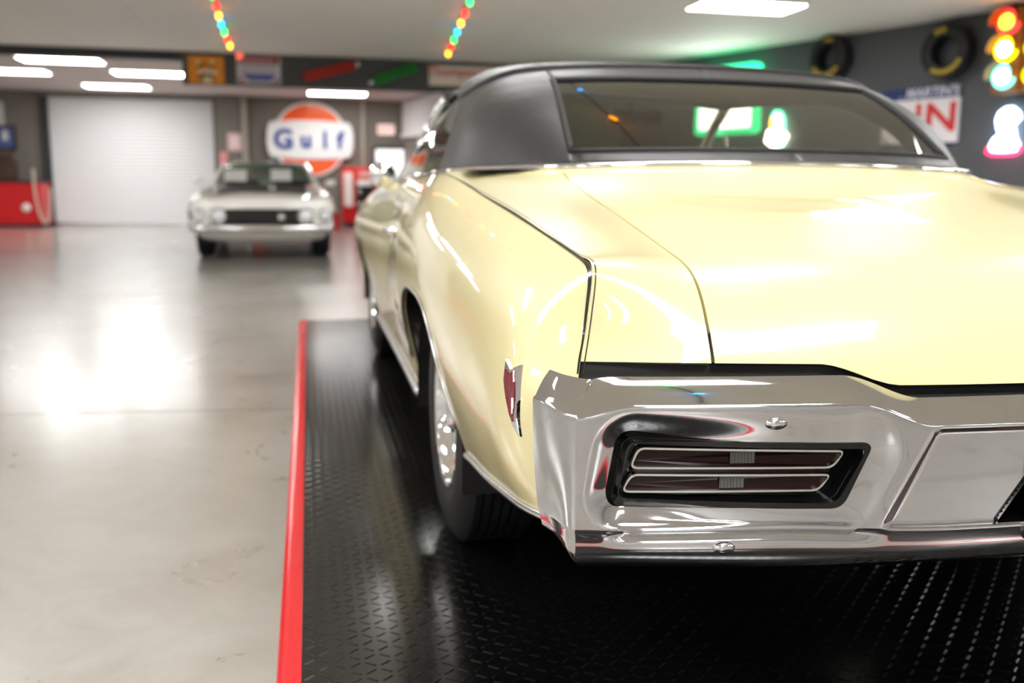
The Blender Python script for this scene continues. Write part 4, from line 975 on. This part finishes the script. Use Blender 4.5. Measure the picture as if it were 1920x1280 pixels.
def stick(x0, y0, x1, y1, name, label, col, capend):
    a, b = fpt(x0, y0), fpt(x1, y1); L = np.linalg.norm(b-a); o = thing(name, label, 'sign', None, tuple((a+b)/2-np.array([0, .05, 0]))); d = (b-a)/L
    m = mat(name+'_letters', col, .4); pm = plane_M((0, 0, 0), tuple(d), (-d[2], 0, d[0]))
    n = 11
    MB().box((-L/2, -.045, -.03), (L/2, .045, -.015), .004).xf(pm).build('backing_bar', M['frame'], o)
    for k in range(n):
        x = -L/2+.03+(L-.06)*(k+.5)/n; w_ = (L-.06)/n*.40; mb = MB()
        mb.box((x-w_, -.075, -.015), (x-w_*.45, .075, .03), .006); mb.box((x+w_*.45, -.075, -.015), (x+w_, .075, .03), .006); mb.box((x-w_, (.03 if k % 2 else -.06), -.015), (x+w_, (.06 if k % 2 else -.03), .03), .006)
        mb.xf(pm); mb.build('letter', m, o)
    s = -1 if capend == 0 else 1
    MB().tube([(s*(L/2-.01), 0, .0), (s*(L/2+.05), 0, 0), (s*(L/2+.07), 0, 0)], [.065, .055, .02], 12).xf(pm).build('silver_tip', M['alu'], o, smooth=True)
stick(566, 146, 668, 123, 'red_letter_sign', 'slanted red lettered strip sign with silver tip on the fascia', srgb(236, 44, 24), 1)
stick(697, 154, 784, 125, 'green_letter_sign', 'slanted green lettered strip sign with silver tip on the fascia', srgb(16, 160, 40), 0)
o, hw, hh = board(804, 122, 960, 165, 'white_sign', 'long white sign with red script lettering on the fascia behind the soft top', mat('cream_board', srgb(224, 208, 198), .5))
text_mb('Thompson', .22, plane_M((-hw*.36, -.013, hh*.38), (1, 0, 0), (0, 0, 1)), .002, bold=.004).build('lettering', mat('faded_red', srgb(190, 84, 74), .5), o)

# ================================================================== bulb strings on the ceiling
bulbcols = [('orange', srgb(255, 150, 20), 9), ('red', srgb(255, 20, 20), 5), ('green', srgb(20, 230, 90), 6), ('blue', srgb(20, 170, 255), 6)]
BM = [glow('bulb_'+n, c, s) for n, c, s in bulbcols]
bulb_me = None
def string(pts, label, n, first=0, group=None, off=''):
    P_ = np.array(pts, float); o = thing('light_string'+off, label, 'string lights', group, tuple(P_[0])); L = np.concatenate([[0], np.cumsum(np.linalg.norm(np.diff(P_, axis=0), axis=1))])
    f = lambda t: np.array([np.interp(t*L[-1], L, P_[:, k]) for k in range(3)])-P_[0]
    MB().tube([tuple(f(t)) for t in np.linspace(0, 1, 12)], .008, 6).build('wire', M['black'], o)
    for k in range(n):
        q = f((k+.3)/n); mb = MB().lathe([(-.095, .0001), (-.088, .016), (-.065, .026), (-.035, .022), (-.02, .013), (0, .013)], tuple(q), 10, 'Z')
        wd = q+P_[0]-CAM; zd = wd@FW; inv = zd > 0 and abs(FPX*(wd@RX)/zd) < 970 and abs(FPX*(wd@UP)/zd) < 650
        b = mb.build('bulb' if inv else 'bulb_offscreen', BM[(k+first) % 4], o, smooth=True)
        MB().lathe([(-.022, .015), (.008, .015), (.012, .0001)], tuple(q), 8, 'Z').build('socket', M['black'], b)
string([at(432, 82, 'Z', 2.97), at(412, 30, 'Z', 2.97), at(405, 0, 'Z', 2.97), (-2.1, 6.0, 2.97), (-2.0, 1.0, 2.97)], 'string of coloured bulbs along the ceiling over the white coupe', 20)
string([at(839, 97, 'Z', 2.97), at(862, 40, 'Z', 2.97), at(878, 0, 'Z', 2.97), (.2, 5.0, 2.97), (.0, 0.0, 2.97)], 'string of coloured bulbs along the ceiling above the soft top', 20)
string([(-6.5, 9.0, 2.97), (-6.5, 2.0, 2.97), (-6.5, -5.0, 2.97)], 'string of coloured bulbs along the ceiling near the pale side wall', 22, 1, off='_offscreen')

# ================================================================== things on the dark angled wall
def wall_thing(px, py, name, label, cat, off=.02):
    p = wall_pt(px, py, off); o = bpy.data.objects.new(name, None); COL.objects.link(o); o.matrix_world = wall_M(p); tag(o, label, cat); return o, p
def tyre_on_wall(px, py, label, spans, R):
    o, p = wall_thing(px, py, 'racing_tyre', label, 'tyre', .14)
    pr = [(-.10, R*.56), (-.105, R*.66), (-.11, R*.82), (-.09, R*.95), (-.05, R), (.05, R), (.09, R*.95), (.11, R*.82), (.105, R*.66), (.10, R*.56)]
    MB().lathe(pr, (0, 0, 0), 48, 'Z', closed=True).build('carcass', M['rubber'], o, smooth=True, angle=40)
    ym = mat('yellow_lettering', srgb(190, 160, 50), .6) if 'yellow_lettering' not in bpy.data.materials else bpy.data.materials['yellow_lettering']
    for a0, a1, n in spans:
        for k in range(n):
            a = math.radians(a0+(a1-a0)*(k+.5)/n); da = math.radians((a1-a0)/n*.36); q = []
            for rr, s in ((.69, -1), (.86, -1), (.86, 1), (.69, 1)): q.append((R*rr*math.cos(a+s*da), R*rr*math.sin(a+s*da)))
            MB().prism(q, lambda x, y: (x, y, .116), lambda x, y: (x, y, .106)).build('letter', ym, o)
    return o
tyre_on_wall(1558, 109, 'black racing tyre with yellow lettering hung next to the green lit sign', ((210, 325, 9), (65, 100, 3)), .30)
tyre_on_wall(1778, 97, 'black racing tyre with yellow lettering hung next to the traffic signal', ((235, 335, 10), (85, 120, 4)), .32)
# IN sign
a, b = wall_pt(1660, 160), wall_pt(1802, 165); c0 = wall_pt(1798, 268)
W_ = np.linalg.norm((b-a)[:2]); H_ = b[2]-c0[2]
o, p = wall_thing(1755, 212, 'diner_sign', 'white metal sign with blue header and big red letters IN on the dark wall', 'sign', .03)
xl, xr = -.75, .36
zt_ = wall_pt(1802, 158)[2]-p[2]; zm = wall_pt(1802, 181)[2]-p[2]; zb_ = wall_pt(1797, 266)[2]-p[2]
xr = float((wall_pt(1803, 200)-p)[:2]@WD)
MB().box((xl, zb_, -.015), (xr, zm, .015), .004).build('white_panel', mat('white_sign_enamel', srgb(232, 226, 230), .4), o)
MB().box((xl, zm, -.015), (xr-.02, zt_, .018), .004).build('blue_header', mat('navy_header', srgb(44, 56, 110), .4), o)
MB().box((xl, zb_-.05, -.012), (xr-.1, zb_, .012), .004).build('blue_footer', bpy.data.materials['navy_header'], o)
text_mb('. MARTIN\'S', (zt_-zm)*1.15, plane_M((xr-.42, (zt_+zm)/2, .021), (1, 0, 0), (0, 1, 0)), .002, bold=.003, shear=.2).build('lettering', mat('header_white', srgb(214, 212, 222), .5), o)
xi = float((wall_pt(1727, 205)-p)[:2]@WD); xn = float((wall_pt(1769, 205)-p)[:2]@WD); lh = float(wall_pt(1770, 193)[2]-wall_pt(1775, 248)[2])
text_mb('I', lh*1.36, plane_M((xi, (zm+zb_)/2+.02, .018), (1, 0, 0), (0, 1, 0)), .002, bold=.012).build('letter', M['letterred'], o)
text_mb('N', lh*1.36, plane_M((xn, (zm+zb_)/2+.02, .018), (1, 0, 0), (0, 1, 0)), .002, bold=.012, xs=1.2).build('letter', M['letterred'], o)
# lit sign box with green rim, mostly behind the soft top
o, p = wall_thing(1368, 185, 'green_lit_sign', 'illuminated white sign box with green lit rim on the dark wall', 'sign', .12)
xl = float((wall_pt(1312, 127, .12)-p)[:2]@WD); xr = float((wall_pt(1424, 127, .12)-p)[:2]@WD); zt_ = float(wall_pt(1400, 119, .12)[2]-p[2]); zb_ = float(wall_pt(1400, 250, .12)[2]-p[2])
gg = glow('green_tube', (.03, .95, .38, 1), 1.6)
MB().ringprism(rrect(xl, zb_, xr, zt_, .08, 4), rrect(xl+.07, zb_+.09, xr-.07, zt_-.24, .04, 4), lambda x, y: (x, y, .06), lambda x, y: (x, y, -.08)).build('green_rim', gg, o)
MB().box((xl+.05, zb_+.07, -.06), (xr-.05, zt_-.22, .03), .01).build('lit_face', glow('sign_face', (1, 1, .95, 1), 5), o)
# neon bird
o, p = wall_thing(1455, 252, 'neon_sign', 'white and green neon bird shaped tube sign beyond the windshield', 'neon sign', .06)
ng, nw, ny_ = glow('neon_green', (.05, 1, .5, 1), 10), glow('neon_white', (1, 1, .97, 1), 14), glow('neon_yellow', (1, .55, .05, 1), 8)
sc_ = .28
MB().tube([(sc_*x, sc_*y, 0) for x, y in ((-.3, .9), (-.1, 1.15), (.2, 1.1), (.4, .8), (.45, .4), (.4, 0))], .022, 8).build('green_tube', ng, o, smooth=True)
MB().tube([(sc_*x, sc_*y, 0) for x, y in ((0, .9), (.1, .5), (.0, .2), (-.4, .1), (-.5, -.3), (-.1, -.55), (.4, -.4), (.6, -.1), (.3, .1), (.15, .5), (.2, .9), (.0, .9))], .05, 8).build('white_tube', nw, o, smooth=True)
MB().tube([(sc_*x, sc_*y, 0) for x, y in ((-.3, .85), (-.35, .55), (-.25, .3))], .022, 8).build('yellow_tube', ny_, o, smooth=True)
MB().tube([(sc_*x, sc_*y, 0) for x, y in ((0, -.7), (.2, -.95), (.45, -.8), (.3, -.6))], .02, 8).build('green_tube', ng, o, smooth=True)
# traffic signal
o, p = wall_thing(1896, 95, 'traffic_signal', 'yellow cased traffic signal with red, amber and green lamps lit on the dark wall', 'traffic light', .25)
hous = mat('amber_case', srgb(150, 96, 30), .5)
MB().box((-.15, -.47, -.16), (.15, .47, .10), .03).build('housing', hous, o); MB().box((.16, -.47, -.16), (.40, .47, .06), .03).build('side_housing', hous, o)
MB().tube([(0, .47, -.03), (0, .62, -.03)], .03, 10).build('hanger', M['frame'], o); MB().box((-.06, -.1, -.25), (.06, .1, -.16)).build('bracket', M['frame'], o)
for k, (nm, col, col2, st) in enumerate((('red', (1, .03, .03, 1), (1, .5, .02, 1), 2.2), ('amber', (1, .80, 0, 1), (1, .97, .75, 1), 2.5), ('green', (.15, .9, .85, 1), (.9, 1, 1, 1), 2.2))):
    z = .30-k*.295
    l = MB().lathe([(.10, .135), (.13, .12), (.15, .075)], (0, z, 0), 28, 'Z').build('lamp', glow('signal_'+nm, col, st), o, smooth=True)
    MB().lathe([(.148, .082), (.165, .05), (.17, .0001)], (0, z, 0), 20, 'Z').build('lamp_centre', glow('signal_core_'+nm, col2, st*2), l, smooth=True)
    vis = [[(r*math.cos(a), z+r*math.sin(a), h) for a in np.linspace(-.2, math.pi+.2, 16)] for r, h in ((.145, .09), (.15, .24))]
    MB().grid(vis).build('visor', hous, l, smooth=True)
    MB().lathe([(.06, .10), (.08, .06), (.085, .0001)], (.28, z, 0), 20, 'Z').build('side_lamp', glow('signal_side_'+nm, (1, .08, .05, 1) if k == 0 else (1, .66, 0, 1), 1.6), o, smooth=True)
# neon snake emblem
o, p = wall_thing(1884, 246, 'neon_sign', 'blue-white neon snake emblem with red neon base on the dark wall', 'neon sign', .08)
k_ = float(wall_pt(1884, 205, .08)[2]-p[2])/41
nb_, nr_ = glow('neon_bluewhite', (.55, .75, 1, 1), 4.5), glow('neon_red', (1, .02, .10, 1), 4)
S_ = lambda pts: [((x-1884)*k_, (246-y)*k_, 0) for x, y in pts]
MB().tube(S_([(1878, 252), (1872, 238), (1869, 224), (1873, 212), (1884, 205), (1896, 205), (1906, 213), (1909, 222), (1903, 229), (1896, 226)]), .027, 10).build('hood_tube', nb_, o, smooth=True)
MB().tube(S_([(1896, 228), (1898, 238), (1902, 252), (1904, 262)]), .027, 10).build('neck_tube', nb_, o, smooth=True)
MB().tube(S_([(1886, 214), (1889, 224), (1886, 238), (1890, 254)]), .027, 10).build('body_tube', nb_, o, smooth=True)
MB().tube(S_([(1876, 254), (1866, 262), (1860, 274), (1862, 279), (1884, 281), (1908, 279), (1911, 272), (1904, 260), (1890, 256)]), .027, 10).build('coil_tube', nb_, o, smooth=True)
MB().tube(S_([(1870, 268), (1886, 264), (1902, 269)]), .027, 10).build('coil_tube', nb_, o, smooth=True)
MB().tube(S_([(1855, 276), (1853, 285), (1862, 288), (1884, 288.5), (1906, 288), (1915, 284), (1914, 275)]), .022, 10).build('base_tube', nr_, o, smooth=True)
MB().box((-.5, -.75, -.10), (.5, .75, -.07), .01).build('mount_board', M['walldark'], o)
